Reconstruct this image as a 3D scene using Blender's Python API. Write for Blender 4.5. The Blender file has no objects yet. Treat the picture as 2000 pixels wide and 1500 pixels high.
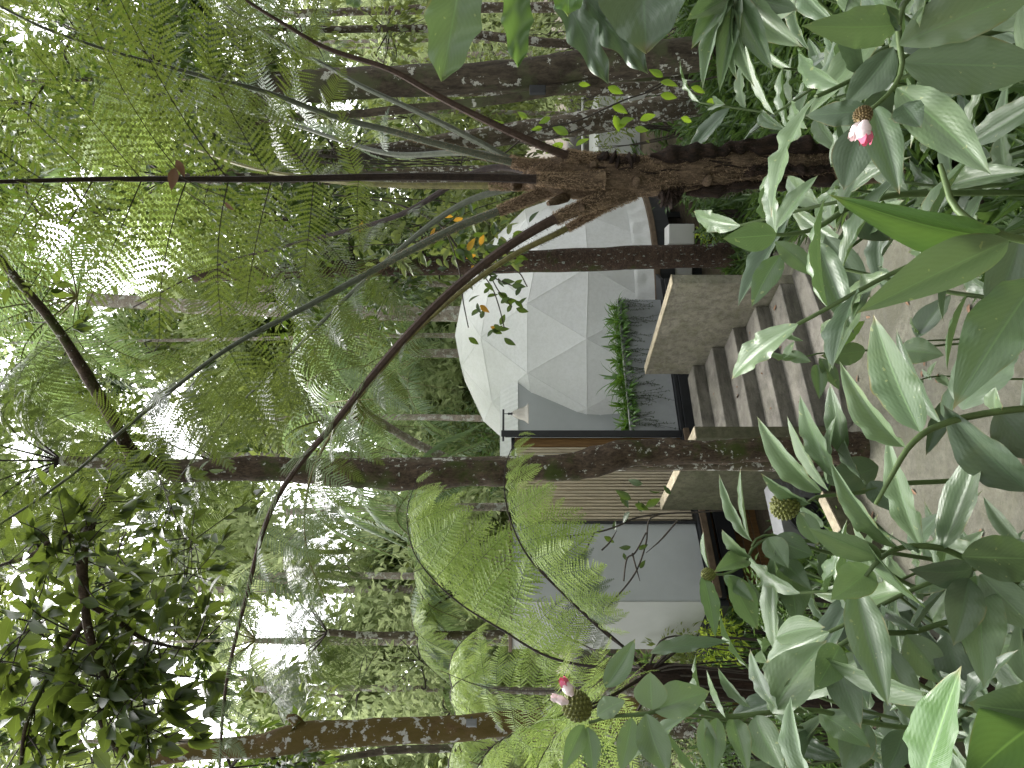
import bpy, math, random
import numpy as np
from mathutils import Vector, Matrix
random.seed(7)
RNG = np.random.default_rng(11)
SC = bpy.context.scene
COL = SC.collection
F = 1387.0      # focal length of the photograph in its own pixels (2000 x 1500, taken with the phone turned on its side)
H = 3.4         # eye height above the path

def P(x, y, Y):
    """point seen at photo pixel (x, y) at distance Y; world: X right, Y away, Z up"""
    return np.array([(750.0 - y) / F * Y, Y, H - (x - 1000.0) / F * Y])

def sstep(a, b, t):
    t = min(1.0, max(0.0, (t - a) / (b - a)))
    return t * t * (3 - 2 * t)

# ------------------------------------------------------------------ mesh building
class G:
    def __init__(s):
        s.V = []; s.F = []; s.A = []; s.n = 0
    def add(s, V, Fs, mat=0, A=None):
        V = np.asarray(V, dtype=np.float32).reshape(-1, 3)
        if A is None: A = np.zeros((len(V), 3), np.float32)
        s.V.append(V); s.A.append(np.asarray(A, np.float32).reshape(-1, 3))
        if isinstance(Fs, np.ndarray): Fs = [Fs]
        groups = {}
        for f in Fs:
            if isinstance(f, np.ndarray) and f.ndim == 2:
                s.F.append((f + s.n, mat))
            else:
                groups.setdefault(len(f), []).append(f)
        for k, v in groups.items():
            s.F.append((np.array(v, dtype=np.int64) + s.n, mat))
        s.n += len(V)
    def build(s, name, mats, parent=None, smooth=True, loc=None):
        V = np.concatenate(s.V); A = np.concatenate(s.A)
        if loc is not None: V = V - np.asarray(loc, np.float32)
        me = bpy.data.meshes.new(name)
        me.vertices.add(len(V)); me.vertices.foreach_set('co', V.ravel())
        loops = np.concatenate([f.ravel() for f, m in s.F]).astype(np.int32)
        tot = np.concatenate([np.full(len(f), f.shape[1], np.int32) for f, m in s.F])
        mi = np.concatenate([np.full(len(f), m, np.int32) for f, m in s.F])
        start = np.concatenate([[0], np.cumsum(tot)[:-1]]).astype(np.int32)
        me.loops.add(len(loops)); me.loops.foreach_set('vertex_index', loops)
        me.polygons.add(len(tot)); me.polygons.foreach_set('loop_start', start); me.polygons.foreach_set('loop_total', tot)
        me.polygons.foreach_set('material_index', mi)
        me.polygons.foreach_set('use_smooth', np.full(len(tot), bool(smooth)))
        if not isinstance(mats, (list, tuple)): mats = [mats]
        for m in mats: me.materials.append(m)
        at = me.attributes.new('lf', 'FLOAT_VECTOR', 'POINT'); at.data.foreach_set('vector', A.ravel())
        me.update(); me.validate(clean_customdata=False)
        o = bpy.data.objects.new(name, me); COL.objects.link(o)
        if loc is not None: o.location = [float(v) for v in loc]
        if parent is not None:
            o.parent = parent
            if loc is None: o.matrix_parent_inverse = Matrix.Translation(-Vector(parent.location))
        return o

def tag(o, label=None, cat=None, group=None, kind=None):
    if label: o['label'] = label
    if cat: o['category'] = cat
    if group: o['group'] = group
    if kind: o['kind'] = kind
    return o

def thing(name, label, cat, loc=(0, 0, 0), group=None):
    o = bpy.data.objects.new(name, None); COL.objects.link(o)
    o.location = [float(v) for v in loc]; o.empty_display_size = .1
    return tag(o, label, cat, group)

def spline(pts, n):
    """smooth curve through points (k columns)"""
    p = np.asarray(pts, float)
    if len(p) == 2: 
        t = np.linspace(0, 1, n)[:, None]; return p[0] * (1 - t) + p[1] * t
    d = np.r_[0, np.cumsum(np.linalg.norm(np.diff(p[:, :3], axis=0), axis=1) + 1e-6)]
    m = np.zeros_like(p)
    for i in range(len(p)):
        a, b = max(0, i - 1), min(len(p) - 1, i + 1)
        m[i] = (p[b] - p[a]) / (d[b] - d[a])
    out = []
    for s in np.linspace(0, d[-1], n):
        i = min(len(p) - 2, int(np.searchsorted(d, s, 'right') - 1))
        h = d[i + 1] - d[i]; t = (s - d[i]) / h
        out.append((2*t**3-3*t**2+1)*p[i] + (t**3-2*t**2+t)*h*m[i] + (-2*t**3+3*t**2)*p[i+1] + (t**3-t**2)*h*m[i+1])
    return np.array(out)

def frames(c):
    T = np.gradient(c, axis=0); T /= np.linalg.norm(T, axis=1)[:, None] + 1e-9
    ref = np.array([0, 0, 1.]) if abs(T[0][2]) < .9 else np.array([1., 0, 0])
    N = np.zeros_like(T); v = ref - T[0] * ref.dot(T[0]); N[0] = v / np.linalg.norm(v)
    for i in range(1, len(T)):
        v = N[i-1] - T[i] * N[i-1].dot(T[i]); N[i] = v / (np.linalg.norm(v) + 1e-9)
    return T, N, np.cross(T, N)

def tube(g, pts, rad, n=8, mat=0, steps=None, rough=0.0, seed=0, rnd=0.0):
    c = spline(pts, steps) if steps else np.asarray(pts, float)
    r = np.asarray(rad, float)
    if r.ndim == 0: r = np.full(len(c), float(r))
    elif len(r) != len(c):
        r = np.interp(np.linspace(0, 1, len(c)), np.linspace(0, 1, len(r)), r)
    T, N, B = frames(c)
    a = np.linspace(0, 2 * math.pi, n, endpoint=False)
    rr = np.ones((len(c), n))
    if rough:
        q = np.random.default_rng(seed)
        z = q.normal(0, 1, (len(c), n))
        for _ in range(2):
            z = (z + np.roll(z, 1, 1) + np.roll(z, -1, 1)) / 2.2
            z[1:-1] = (z[1:-1] + .6 * z[:-2] + .6 * z[2:]) / 1.6
        rr += rough * z
    V = c[:, None, :] + (r[:, None] * rr)[:, :, None] * (np.cos(a)[None, :, None] * N[:, None, :] + np.sin(a)[None, :, None] * B[:, None, :])
    V = V.reshape(-1, 3); k = len(c)
    i = np.arange(k - 1)[:, None] * n; j = np.arange(n)[None, :]
    q = np.stack([i + j, i + (j + 1) % n, i + n + (j + 1) % n, i + n + j], -1).reshape(-1, 4)
    A = np.zeros((len(V), 3)); A[:, 1] = np.repeat(np.linspace(0, 1, k), n); A[:, 2] = rnd
    g.add(V, q, mat, A)
    g.add(V[:n][::-1], [tuple(range(n))], mat); g.add(V[-n:], [tuple(range(n))], mat)
    return c

def box(g, o, ax, ay, az, mat=0):
    o, ax, ay, az = [np.asarray(v, float) for v in (o, ax, ay, az)]
    V = [o, o+ax, o+ax+ay, o+ay, o+az, o+ax+az, o+ax+ay+az, o+ay+az]
    f = [(0,3,2,1),(4,5,6,7),(0,1,5,4),(1,2,6,5),(2,3,7,6),(3,0,4,7)]
    if np.dot(np.cross(ax, ay), az) < 0: f = [t[::-1] for t in f]
    g.add(V, f, mat)

def prism(g, poly, h, mat=0):
    """poly: list of 3d points (planar, any order), h: extrusion vector"""
    p = np.asarray(poly, float); n = len(p); V = np.concatenate([p, p + np.asarray(h, float)])
    f = [tuple(range(n))[::-1], tuple(range(n, 2*n))] + [(i, (i+1) % n, n+(i+1) % n, n+i) for i in range(n)]
    nn = sum(np.cross(p[i]-p[0], p[(i+1) % n]-p[0]) for i in range(1, n))
    if np.dot(nn, h) < 0: f = [t[::-1] for t in f]
    g.add(V, f, mat)

def bevel(o, w=.01, seg=2):
    m = o.modifiers.new('bevel', 'BEVEL'); m.width = w; m.segments = seg; m.limit_method = 'ANGLE'; m.harden_normals = False
    return o

# ------------------------------------------------------------------ materials
def nmat(name):
    m = bpy.data.materials.new(name); m.use_nodes = True
    nt = m.node_tree; nt.nodes.clear()
    out = nt.nodes.new('ShaderNodeOutputMaterial')
    return m, nt, out
def N_(nt, t, **kw):
    n = nt.nodes.new('ShaderNode' + t)
    for k, v in kw.items():
        if k.startswith('i_'): n.inputs[k[2:].replace('_', ' ')].default_value = v
        else: setattr(n, k, v)
    return n
def math_(nt, op, a, b=None, c=None, clamp=False):
    n = nt.nodes.new('ShaderNodeMath'); n.operation = op; n.use_clamp = clamp
    for i, v in enumerate((a, b, c)):
        if v is None: continue
        if isinstance(v, (int, float)): n.inputs[i].default_value = v
        else: nt.links.new(v, n.inputs[i])
    return n.outputs[0]
def mixc(nt, fac, a, b, mode='MIX'):
    n = nt.nodes.new('ShaderNodeMix'); n.data_type = 'RGBA'; n.blend_type = mode
    for i, v in ((0, fac), (6, a), (7, b)):
        if isinstance(v, (int, float)): n.inputs[i].default_value = v
        elif isinstance(v, (tuple, list)): n.inputs[i].default_value = (*v[:3], 1)
        else: nt.links.new(v, n.inputs[i])
    return n.outputs[2]
def ramp(nt, fac, stops):
    n = nt.nodes.new('ShaderNodeValToRGB'); r = n.color_ramp
    while len(r.elements) < len(stops): r.elements.new(.5)
    for e, (p, c) in zip(r.elements, stops):
        e.position = p; e.color = (*c, 1) if isinstance(c, tuple) else (c, c, c, 1)
    nt.links.new(fac, n.inputs[0]); return n.outputs[0]
def noise(nt, scale, detail=4, rough=.6, stretch=None, coord='Object', dist=0):
    tc = N_(nt, 'TexCoord'); v = tc.outputs[coord]
    if stretch:
        mp = N_(nt, 'Mapping'); mp.inputs['Scale'].default_value = stretch; nt.links.new(v, mp.inputs[0]); v = mp.outputs[0]
    n = N_(nt, 'TexNoise'); n.inputs['Scale'].default_value = scale; n.inputs['Detail'].default_value = detail
    n.inputs['Roughness'].default_value = rough; n.inputs['Distortion'].default_value = dist
    nt.links.new(v, n.inputs['Vector']); return n.outputs[0]
def bump(nt, h, s=.3, d=.01, normal=None):
    b = N_(nt, 'Bump'); b.inputs['Strength'].default_value = s; b.inputs['Distance'].default_value = d
    nt.links.new(h, b.inputs['Height'])
    if normal is not None: nt.links.new(normal, b.inputs['Normal'])
    return b.outputs[0]
def princ(nt, out, col, rough=.7, spec=.5, metal=0, normal=None):
    p = N_(nt, 'BsdfPrincipled')
    for k, v in (('Base Color', col), ('Roughness', rough), ('Specular IOR Level', spec), ('Metallic', metal)):
        if isinstance(v, (int, float)): p.inputs[k].default_value = v
        elif isinstance(v, (tuple, list)): p.inputs[k].default_value = (*v[:3], 1)
        else: nt.links.new(v, p.inputs[k])
    if normal is not None: nt.links.new(normal, p.inputs['Normal'])
    if out is not None: nt.links.new(p.outputs[0], out.inputs[0])
    return p

def leaf_mat(name, c0, c1, trans, rough=.42, spec=.35, tfac=.35, rib=None, ribw=.06, veins=0, under=None, spots=0, nscale=6):
    m, nt, out = nmat(name)
    at = N_(nt, 'Attribute', attribute_name='lf'); sx = N_(nt, 'SeparateXYZ'); nt.links.new(at.outputs['Vector'], sx.inputs[0])
    ac, al, rn = sx.outputs
    ab = math_(nt, 'ABSOLUTE', ac)
    n1 = noise(nt, nscale, 3)
    f = math_(nt, 'ADD', math_(nt, 'MULTIPLY', rn, .75), math_(nt, 'MULTIPLY', math_(nt, 'SUBTRACT', n1, .5), 1.1), clamp=True)
    f = math_(nt, 'ADD', f, .1, clamp=True)
    col = mixc(nt, f, c0, c1)
    if under:
        geo = N_(nt, 'NewGeometry'); col = mixc(nt, math_(nt, 'MULTIPLY', geo.outputs['Backfacing'], .65), col, under)
    nrm = None
    if veins:
        s = math_(nt, 'SINE', math_(nt, 'MULTIPLY', math_(nt, 'SUBTRACT', al, math_(nt, 'MULTIPLY', ab, .34)), veins))
        s = math_(nt, 'MULTIPLY_ADD', s, .5, .5)
        fine = math_(nt, 'SINE', math_(nt, 'MULTIPLY', math_(nt, 'SUBTRACT', al, math_(nt, 'MULTIPLY', ab, .34)), veins * 3.3))
        hgt = math_(nt, 'ADD', s, math_(nt, 'MULTIPLY', fine, .35)); hgt = math_(nt, 'ADD', hgt, math_(nt, 'MULTIPLY', math_(nt, 'SINE', math_(nt, 'MULTIPLY', ac, 34.0)), .5)); hgt = math_(nt, 'ADD', hgt, math_(nt, 'MULTIPLY', noise(nt, 22, 3), 2.2))
        nrm = bump(nt, hgt, .16, .0015)
        col = mixc(nt, math_(nt, 'MULTIPLY', s, .05), col, tuple(min(1, v * 1.9) for v in c1))
    if spots:
        sp = noise(nt, 55, 2); sp = math_(nt, 'GREATER_THAN', sp, spots)
        col = mixc(nt, math_(nt, 'MULTIPLY', sp, .5), col, (.35, .38, .16))
    if spots or veins:
        wr = math_(nt, 'MULTIPLY', math_(nt, 'MULTIPLY_ADD', al, 9.0, -8.2, clamp=True), math_(nt, 'MULTIPLY_ADD', noise(nt, 3.5, 2), 4.0, -1.6, clamp=True), clamp=True)
        col = mixc(nt, wr, col, (.26,.17,.06))
        ed = math_(nt, 'MULTIPLY', math_(nt, 'MULTIPLY_ADD', ab, 12.0, -10.9, clamp=True), math_(nt, 'MULTIPLY_ADD', noise(nt, 9, 3), 6.0, -3.2, clamp=True), clamp=True)
        col = mixc(nt, ed, col, (.22,.17,.06))
        yl = math_(nt, 'MULTIPLY_ADD', noise(nt, 6, 4), 5.0, -3.1, clamp=True)
        col = mixc(nt, math_(nt, 'MULTIPLY', yl, .35), col, (.20,.24,.07))
    if rib:
        k = math_(nt, 'SUBTRACT', 1.0, math_(nt, 'DIVIDE', ab, ribw), clamp=True)
        col = mixc(nt, math_(nt, 'MULTIPLY', k, .75), col, rib)
    p = princ(nt, None, col, rough, spec, normal=nrm)
    t = N_(nt, 'BsdfTranslucent')
    tc = mixc(nt, .55, col, trans)
    nt.links.new(tc, t.inputs[0])
    mx = N_(nt, 'MixShader'); mx.inputs[0].default_value = tfac
    nt.links.new(p.outputs[0], mx.inputs[1]); nt.links.new(t.outputs[0], mx.inputs[2]); nt.links.new(mx.outputs[0], out.inputs[0])
    return m

def bark_mat(name, c0, c1, lichen=.0, moss=0., lc=(.42,.43,.38), mc=(.045,.065,.012), sx=(1,1,.35), sc=9, lsc=9, lst=(1,1,1), bs=.9):
    m, nt, out = nmat(name)
    a = noise(nt, sc, 8, .7, sx, dist=.4); b = noise(nt, sc * 4, 5, .7, sx)
    col = mixc(nt, ramp(nt, a, [(.35, 0.), (.65, 1.)]), c0, c1)
    col = mixc(nt, ramp(nt, b, [(.3, .75), (.6, 0.)]), col, tuple(v * .3 for v in c0))
    if moss:
        q = noise(nt, 2.2, 6, .65)
        col = mixc(nt, ramp(nt, q, [(.62 - moss * .35, 0.), (.72 - moss * .3, .85)]), col, mc)
    if lichen:
        q = noise(nt, lsc, 7, .68, lst)
        col = mixc(nt, ramp(nt, q, [(.70 - lichen * .22, 0.), (.72 - lichen * .22, .9)]), col, lc)
    h = math_(nt, 'ADD', a, math_(nt, 'MULTIPLY', b, .6))
    princ(nt, out, col, .9, .2, normal=bump(nt, h, bs, .02))
    return m

def plain_mat(name, c, rough=.6, spec=.4, metal=0, nz=.15, sc=8, bs=.15, bd=.004, stretch=None):
    m, nt, out = nmat(name)
    a = noise(nt, sc, 6, .65, stretch)
    f = ramp(nt, a, [(.3, 0.), (.7, 1.)])
    col = mixc(nt, f, tuple(v * (1 - nz) for v in c), tuple(min(1, v * (1 + nz)) for v in c))
    princ(nt, out, col, rough, spec, metal, normal=bump(nt, noise(nt, sc * 7, 4, .6, stretch), bs, bd))
    return m

def concrete_mat(name, c, green, gfac, dark=.45, stretch=None, bs=.35):
    m, nt, out = nmat(name)
    a = noise(nt, 1.9, 8, .68, dist=.5); b = noise(nt, 14, 6, .7, stretch); d = noise(nt, 55, 5, .7); e = noise(nt, 3.3, 7, .7, (1, 1, 1.6), dist=.8)
    col = mixc(nt, ramp(nt, a, [(.3, 0.), (.7, 1.)]), tuple(v * .62 for v in c), tuple(v * 1.25 for v in c))
    col = mixc(nt, ramp(nt, b, [(.36, .75), (.56, 0.)]), col, tuple(v * dark for v in c))
    col = mixc(nt, ramp(nt, e, [(.45, 0.), (.75, gfac)]), col, green)
    col = mixc(nt, ramp(nt, d, [(.34, .35), (.46, 0.)]), col, tuple(v * .45 for v in c))
    col = mixc(nt, ramp(nt, d, [(.60, 0.), (.70, .5)]), col, tuple(min(1, v * 1.5) for v in c))
    h = math_(nt, 'ADD', math_(nt, 'MULTIPLY', b, .7), math_(nt, 'MULTIPLY', d, .5))
    h = math_(nt, 'ADD', h, math_(nt, 'MULTIPLY', e, 1.2))
    princ(nt, out, col, .82, .3, normal=bump(nt, h, bs, .02))
    return m

M = {}
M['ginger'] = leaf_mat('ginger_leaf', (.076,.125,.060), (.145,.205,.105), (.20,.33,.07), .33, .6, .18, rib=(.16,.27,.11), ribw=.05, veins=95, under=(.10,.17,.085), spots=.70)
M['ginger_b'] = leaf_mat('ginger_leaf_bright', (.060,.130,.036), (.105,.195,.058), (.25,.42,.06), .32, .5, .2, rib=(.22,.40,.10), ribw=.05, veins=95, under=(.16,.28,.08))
M['ginger_d'] = leaf_mat('ginger_leaf_shaded', (.052,.085,.048), (.105,.148,.085), (.13,.21,.07), .32, .65, .14, rib=(.10,.17,.08), ribw=.05, veins=80, under=(.09,.14,.08))  # darker ginger copy, shade on leaves further back painted in
M['yleaf'] = leaf_mat('backlit_leaf', (.05,.12,.012), (.12,.20,.02), (.45,.65,.05), .5, .3, .45, rib=(.15,.22,.05), ribw=.07)
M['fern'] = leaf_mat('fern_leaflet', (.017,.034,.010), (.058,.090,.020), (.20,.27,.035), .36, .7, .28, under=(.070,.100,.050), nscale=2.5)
M['fern_dk'] = leaf_mat('fern_leaflet_shaded', (.010,.022,.005), (.052,.080,.012), (.19,.25,.015), .36, .7, .24, under=(.075,.10,.05), nscale=2.5)  # darkened fern leaflet; backlit shade of the near fronds is in the colour
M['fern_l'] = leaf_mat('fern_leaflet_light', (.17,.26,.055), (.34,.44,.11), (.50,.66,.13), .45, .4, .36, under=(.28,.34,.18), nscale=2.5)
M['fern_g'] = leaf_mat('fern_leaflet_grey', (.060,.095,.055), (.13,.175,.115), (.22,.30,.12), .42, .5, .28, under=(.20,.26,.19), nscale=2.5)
M['tleaf'] = leaf_mat('tree_leaf', (.014,.034,.008), (.048,.085,.018), (.20,.30,.03), .38, .5, .30, rib=(.10,.17,.04), ribw=.06, nscale=1.2)
M['bigleaf'] = leaf_mat('big_tree_leaf', (.013,.030,.008), (.050,.080,.020), (.22,.29,.035), .38, .6, .32, rib=(.11,.18,.04), ribw=.06, nscale=1.2)
M['tleaf_y'] = leaf_mat('tree_leaf_light', (.055,.092,.022), (.17,.205,.050), (.42,.50,.12), .45, .4, .38, nscale=.8)
M['far'] = leaf_mat('far_leaf_hazed', (.19,.25,.10), (.42,.48,.24), (.60,.68,.34), .6, .2, .48, nscale=.35)  # far foliage paled: distance haze is put into the leaf colour
M['palm'] = leaf_mat('palm_leaflet', (.075,.125,.055), (.17,.24,.12), (.40,.55,.18), .4, .45, .35, nscale=1)
M['strap'] = leaf_mat('strap_leaf', (.035,.095,.015), (.085,.19,.03), (.35,.60,.06), .35, .5, .3, rib=(.12,.22,.06), ribw=.1, nscale=5)
M['cover'] = leaf_mat('ground_cover_leaf', (.030,.065,.018), (.085,.14,.045), (.25,.42,.08), .4, .4, .3, nscale=2)
M['lime'] = leaf_mat('lime_leaf', (.25,.38,.03), (.42,.52,.06), (.7,.8,.1), .5, .3, .4, nscale=5)
M['vine'] = leaf_mat('vine_leaf', (.020,.045,.012), (.05,.085,.025), (.12,.2,.04), .5, .3, .3, nscale=5)
M['dry'] = leaf_mat('dry_leaf', (.10,.055,.035), (.26,.16,.10), (.2,.12,.06), .7, .2, .08, nscale=5)
M['orange'] = leaf_mat('orange_leaf', (.40,.20,.02), (.55,.35,.03), (.8,.4,.05), .5, .3, .4, nscale=5)
M['stem'] = plain_mat('green_stem', (.075,.115,.035), .5, .4, nz=.3, sc=20)
M['rach_d'] = plain_mat('dark_rachis', (.030,.020,.016), .7, .3, nz=.5, sc=40, bs=.8, bd=.004)
M['rach_r'] = plain_mat('red_brown_rachis', (.055,.034,.024), .7, .3, nz=.4, sc=40, bs=.8, bd=.004)
M['rach_g'] = plain_mat('green_rachis', (.065,.075,.048), .6, .3, nz=.3, sc=30, bs=.6, bd=.003)
M['rach_o'] = plain_mat('olive_rachis', (.115,.105,.03), .6, .3, nz=.4, sc=30, bs=.6, bd=.003)
M['rach_l'] = plain_mat('leaflet_rib', (.11,.15,.045), .6, .3, nz=.2, sc=30)
M['twig'] = plain_mat('twig', (.045,.038,.030), .8, .2, nz=.4, sc=25)
M['fibre'] = bark_mat('brown_fibre', (.085,.058,.038), (.22,.155,.10), 0, 0, sx=(1,1,.3), sc=22, bs=1)
M['fibre_dark'] = bark_mat('black_fibre', (.020,.015,.012), (.05,.03,.02), 0, 0, sx=(1,1,.2), sc=25, bs=1)
M['hair'] = plain_mat('trunk_hair', (.30,.215,.135), .8, .2, nz=.3, sc=9)
M['bark_moss'] = bark_mat('mossy_bark', (.055,.040,.028), (.125,.090,.062), .40, .35, sx=(1,1,.45), sc=14, lsc=16, bs=1)
M['bark_dark'] = bark_mat('dark_ringed_bark', (.055,.038,.028), (.12,.080,.058), .42, .15, sx=(1,1,1.8), sc=10, lsc=26, lst=(1,1,.42), lc=(.33,.36,.32))
M['bark_lich'] = bark_mat('lichen_bark', (.058,.046,.034), (.12,.098,.070), .46, .35, sc=7, lsc=7, mc=(.09,.10,.05), lc=(.50,.50,.44))
M['bark_pale'] = bark_mat('pale_lichen_bark', (.085,.066,.046), (.18,.15,.11), .72, .2, sc=8, lsc=10, mc=(.12,.11,.06), lc=(.52,.52,.47))
M['bark_orange'] = bark_mat('orange_moss_bark', (.11,.065,.030), (.19,.13,.075), .62, .75, mc=(.10,.075,.020), sc=8, lsc=10, lc=(.45,.45,.42))
M['bark_far'] = bark_mat('far_bark_hazed', (.22,.18,.14), (.36,.32,.27), .7, .2, sc=6, lsc=8, sx=(1,1,2.5))  # background bark lightened, haze included in its colour
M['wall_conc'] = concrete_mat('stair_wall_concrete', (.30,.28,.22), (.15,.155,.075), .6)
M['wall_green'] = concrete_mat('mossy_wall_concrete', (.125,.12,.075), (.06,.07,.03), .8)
M['step'] = concrete_mat('step_concrete', (.195,.182,.155), (.11,.11,.075), .5, dark=.3, stretch=(.25, .25, 1.0))
M['cap'] = concrete_mat('wall_cap', (.38,.33,.235), (.22,.20,.11), .6)
M['path'] = concrete_mat('path_concrete', (.150,.145,.112), (.085,.085,.05), .75, bs=.7, dark=.6)
M['white_fab'] = None
M['grey'] = plain_mat('grey_panel', (.42,.445,.445), .55, .35, nz=.06, sc=2, bs=.03)
M['grey_pl'] = plain_mat('grey_planter', (.32,.335,.34), .5, .35, nz=.12, sc=3, bs=.05)
M['grey_lt'] = plain_mat('light_grey_panel', (.42,.43,.41), .5, .35, nz=.08, sc=1.5, bs=.03)
M['black'] = plain_mat('black_steel', (.017,.018,.021), .45, .5, nz=.3, sc=6)
M['rim'] = plain_mat('brown_rim', (.12,.085,.055), .7, .3, nz=.3, sc=10)
M['wood'] = plain_mat('weathered_wood', (.25,.185,.105), .75, .25, nz=.35, sc=6, stretch=(6, 6, .5), bs=.3)
M['wood_slat'] = plain_mat('slat_wood', (.46,.40,.29), .75, .25, nz=.3, sc=5, stretch=(5, 5, .5), bs=.3)
M['wood_dk'] = plain_mat('brown_wood', (.17,.095,.035), .6, .3, nz=.35, sc=5, stretch=(6, 6, .4), bs=.3)
M['metal'] = plain_mat('grey_metal', (.55,.55,.55), .35, .5, .6, nz=.1)
M['plastic'] = plain_mat('grey_plastic', (.16,.165,.17), .5, .4, nz=.1)
M['white'] = plain_mat('white_paint', (.62,.62,.60), .5, .4, nz=.06, sc=3)
M['cone'] = plain_mat('flower_cone', (.14,.15,.035), .5, .4, nz=.5, sc=120, bs=.5)
M['cone_b'] = plain_mat('brown_cone', (.17,.12,.05), .5, .4, nz=.5, sc=120, bs=.5)
M['petal'] = plain_mat('white_pink_petal', (.80,.66,.66), .5, .4, nz=.1, sc=60)
M['petal_r'] = plain_mat('pink_petal', (.68,.15,.24), .5, .4, nz=.25, sc=60)
M['petal_y'] = plain_mat('yellow_lip', (.85,.45,.03), .5, .4, nz=.2, sc=60)
M['soil'] = concrete_mat('soil', (.075,.055,.035), (.05,.06,.02), .6, bs=.9)

def fabric():
    m, nt, out = nmat('white_fabric')
    at = N_(nt, 'Attribute', attribute_name='lf'); sx = N_(nt, 'SeparateXYZ'); nt.links.new(at.outputs['Vector'], sx.inputs[0])
    a = noise(nt, 2.0, 7, .7, dist=.5); b = noise(nt, 16, 6, .75)
    col = mixc(nt, ramp(nt, a, [(.35, 0.), (.7, 1.)]), (.82,.83,.82), (.90,.91,.91))
    col = mixc(nt, ramp(nt, b, [(.4, .3), (.56, 0.)]), col, (.60,.61,.58))
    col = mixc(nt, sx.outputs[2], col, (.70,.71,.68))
    w = noise(nt, 5, 3, .5, (1, 1, .3))
    p = princ(nt, None, col, .55, .35, normal=bump(nt, w, .35, .05))
    t = N_(nt, 'BsdfTranslucent'); t.inputs[0].default_value = (.7, .72, .7, 1)
    mx = N_(nt, 'MixShader'); mx.inputs[0].default_value = .12
    nt.links.new(p.outputs[0], mx.inputs[1]); nt.links.new(t.outputs[0], mx.inputs[2]); nt.links.new(mx.outputs[0], out.inputs[0])
    return m
M['white_fab'] = fabric()

def glass_mat():
    m, nt, out = nmat('shade_glass')
    p = princ(nt, None, (.86,.83,.76), .12, .5); p.inputs['Transmission Weight'].default_value = .55; p.inputs['IOR'].default_value = 1.2
    nt.links.new(p.outputs[0], out.inputs[0]); return m
M['glass'] = glass_mat()
# ------------------------------------------------------------------ ground
def gz(X, Y):
    right = .5 * min(2.5, max(0., X - 1.85)) * (1 - .7 * sstep(8, 11, Y))
    near = 1.75 * sstep(5.1, 1.2, Y) if X > -.4 else 1.75 * sstep(4.1, .3, Y)
    if -1.4 < X < -.4:
        k = (X + 1.4); near = 1.75 * (k * sstep(5.1, 1.2, Y) + (1 - k) * sstep(4.1, .3, Y))
    mound = .75 * math.exp(-(((X - 1.25) ** 2 + (Y - 3.9) ** 2) / .25))
    z = max(right, near) + mound
    inpath = 1 if (X < 1.75 and Y < 9.2 and z < .05) else 0
    z += .05 * math.sin(X * 3.1 + Y * 1.7) * math.sin(Y * 2.3 - X) * (0 if inpath else 1)
    far = .4 * math.sin(X * .21 + 1) * math.sin(Y * .17) * sstep(14, 30, Y)
    return z + far - .04
def axis(a, b, fa, fb, n):
    near = np.linspace(fa, fb, n); lo = -np.geomspace(abs(fa) + 1, abs(a), 14)[::-1]; hi = np.geomspace(fb + 1, b, 16)
    return np.concatenate([lo, near, hi])
xs = axis(-160, 160, -9, 9, 110); ys = axis(-30, 260, -3, 15, 110)
g = G(); nx, ny = len(xs), len(ys)
V = np.array([[x, y, gz(x, y)] for y in ys for x in xs])
i = (np.arange(ny - 1)[:, None] * nx + np.arange(nx - 1)[None, :]).ravel()
g.add(V, np.stack([i, i + 1, i + nx + 1, i + nx], 1))
tag(g.build('ground', M['soil']), kind='structure')
pathpoly = [(1.75,9.3),(1.78,7.6),(1.7,6.2),(1.45,5.3),(1.0,4.5),(.4,3.8),(-3.4,3.8),(-2.72,4.95),(-1.1,7.15),(-.7,7.35),(-.2,8.2)]
cc = np.array(pathpoly); cc = spline(np.concatenate([cc, cc[:1]]), 80)[:-1]
g = G(); prism(g, [(x, y, -.05) for x, y in cc], (0, 0, .05))
tag(g.build('path', M['path'], smooth=False), kind='structure')

# ------------------------------------------------------------------ stair
A2 = np.array([-.5225, .8526, 0]); B2 = np.array([.8526, .5225, 0]); UZ = np.array([0, 0, 1.])
W1 = np.array([1.183, 8.33, 0]); SW = 1.9; L1 = W1 - SW * B2
stair = thing('concrete_stair', 'weathered concrete garden stair with low side walls leading up to the white dome', 'stair', tuple((W1 + L1) / 2))
def bx(name, mat, o, ax, ay, az, parent, bw=.012, label=None):
    g = G(); box(g, o, ax, ay, az); ob = g.build(name, mat, parent, smooth=False); bevel(ob, bw)
    if label: ob['label'] = label
    return ob
for i in range(5):
    ln = .44 if i < 4 else .34
    z0 = -.05
    o = L1 + A2 * (.44 * i) + B2 * .002; o[2] = z0
    q = bx('step', M['step'], o, B2 * (SW - .004), A2 * (ln - .002), UZ * (.1 + .16 * (i + 1) - z0), stair, .014)
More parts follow.
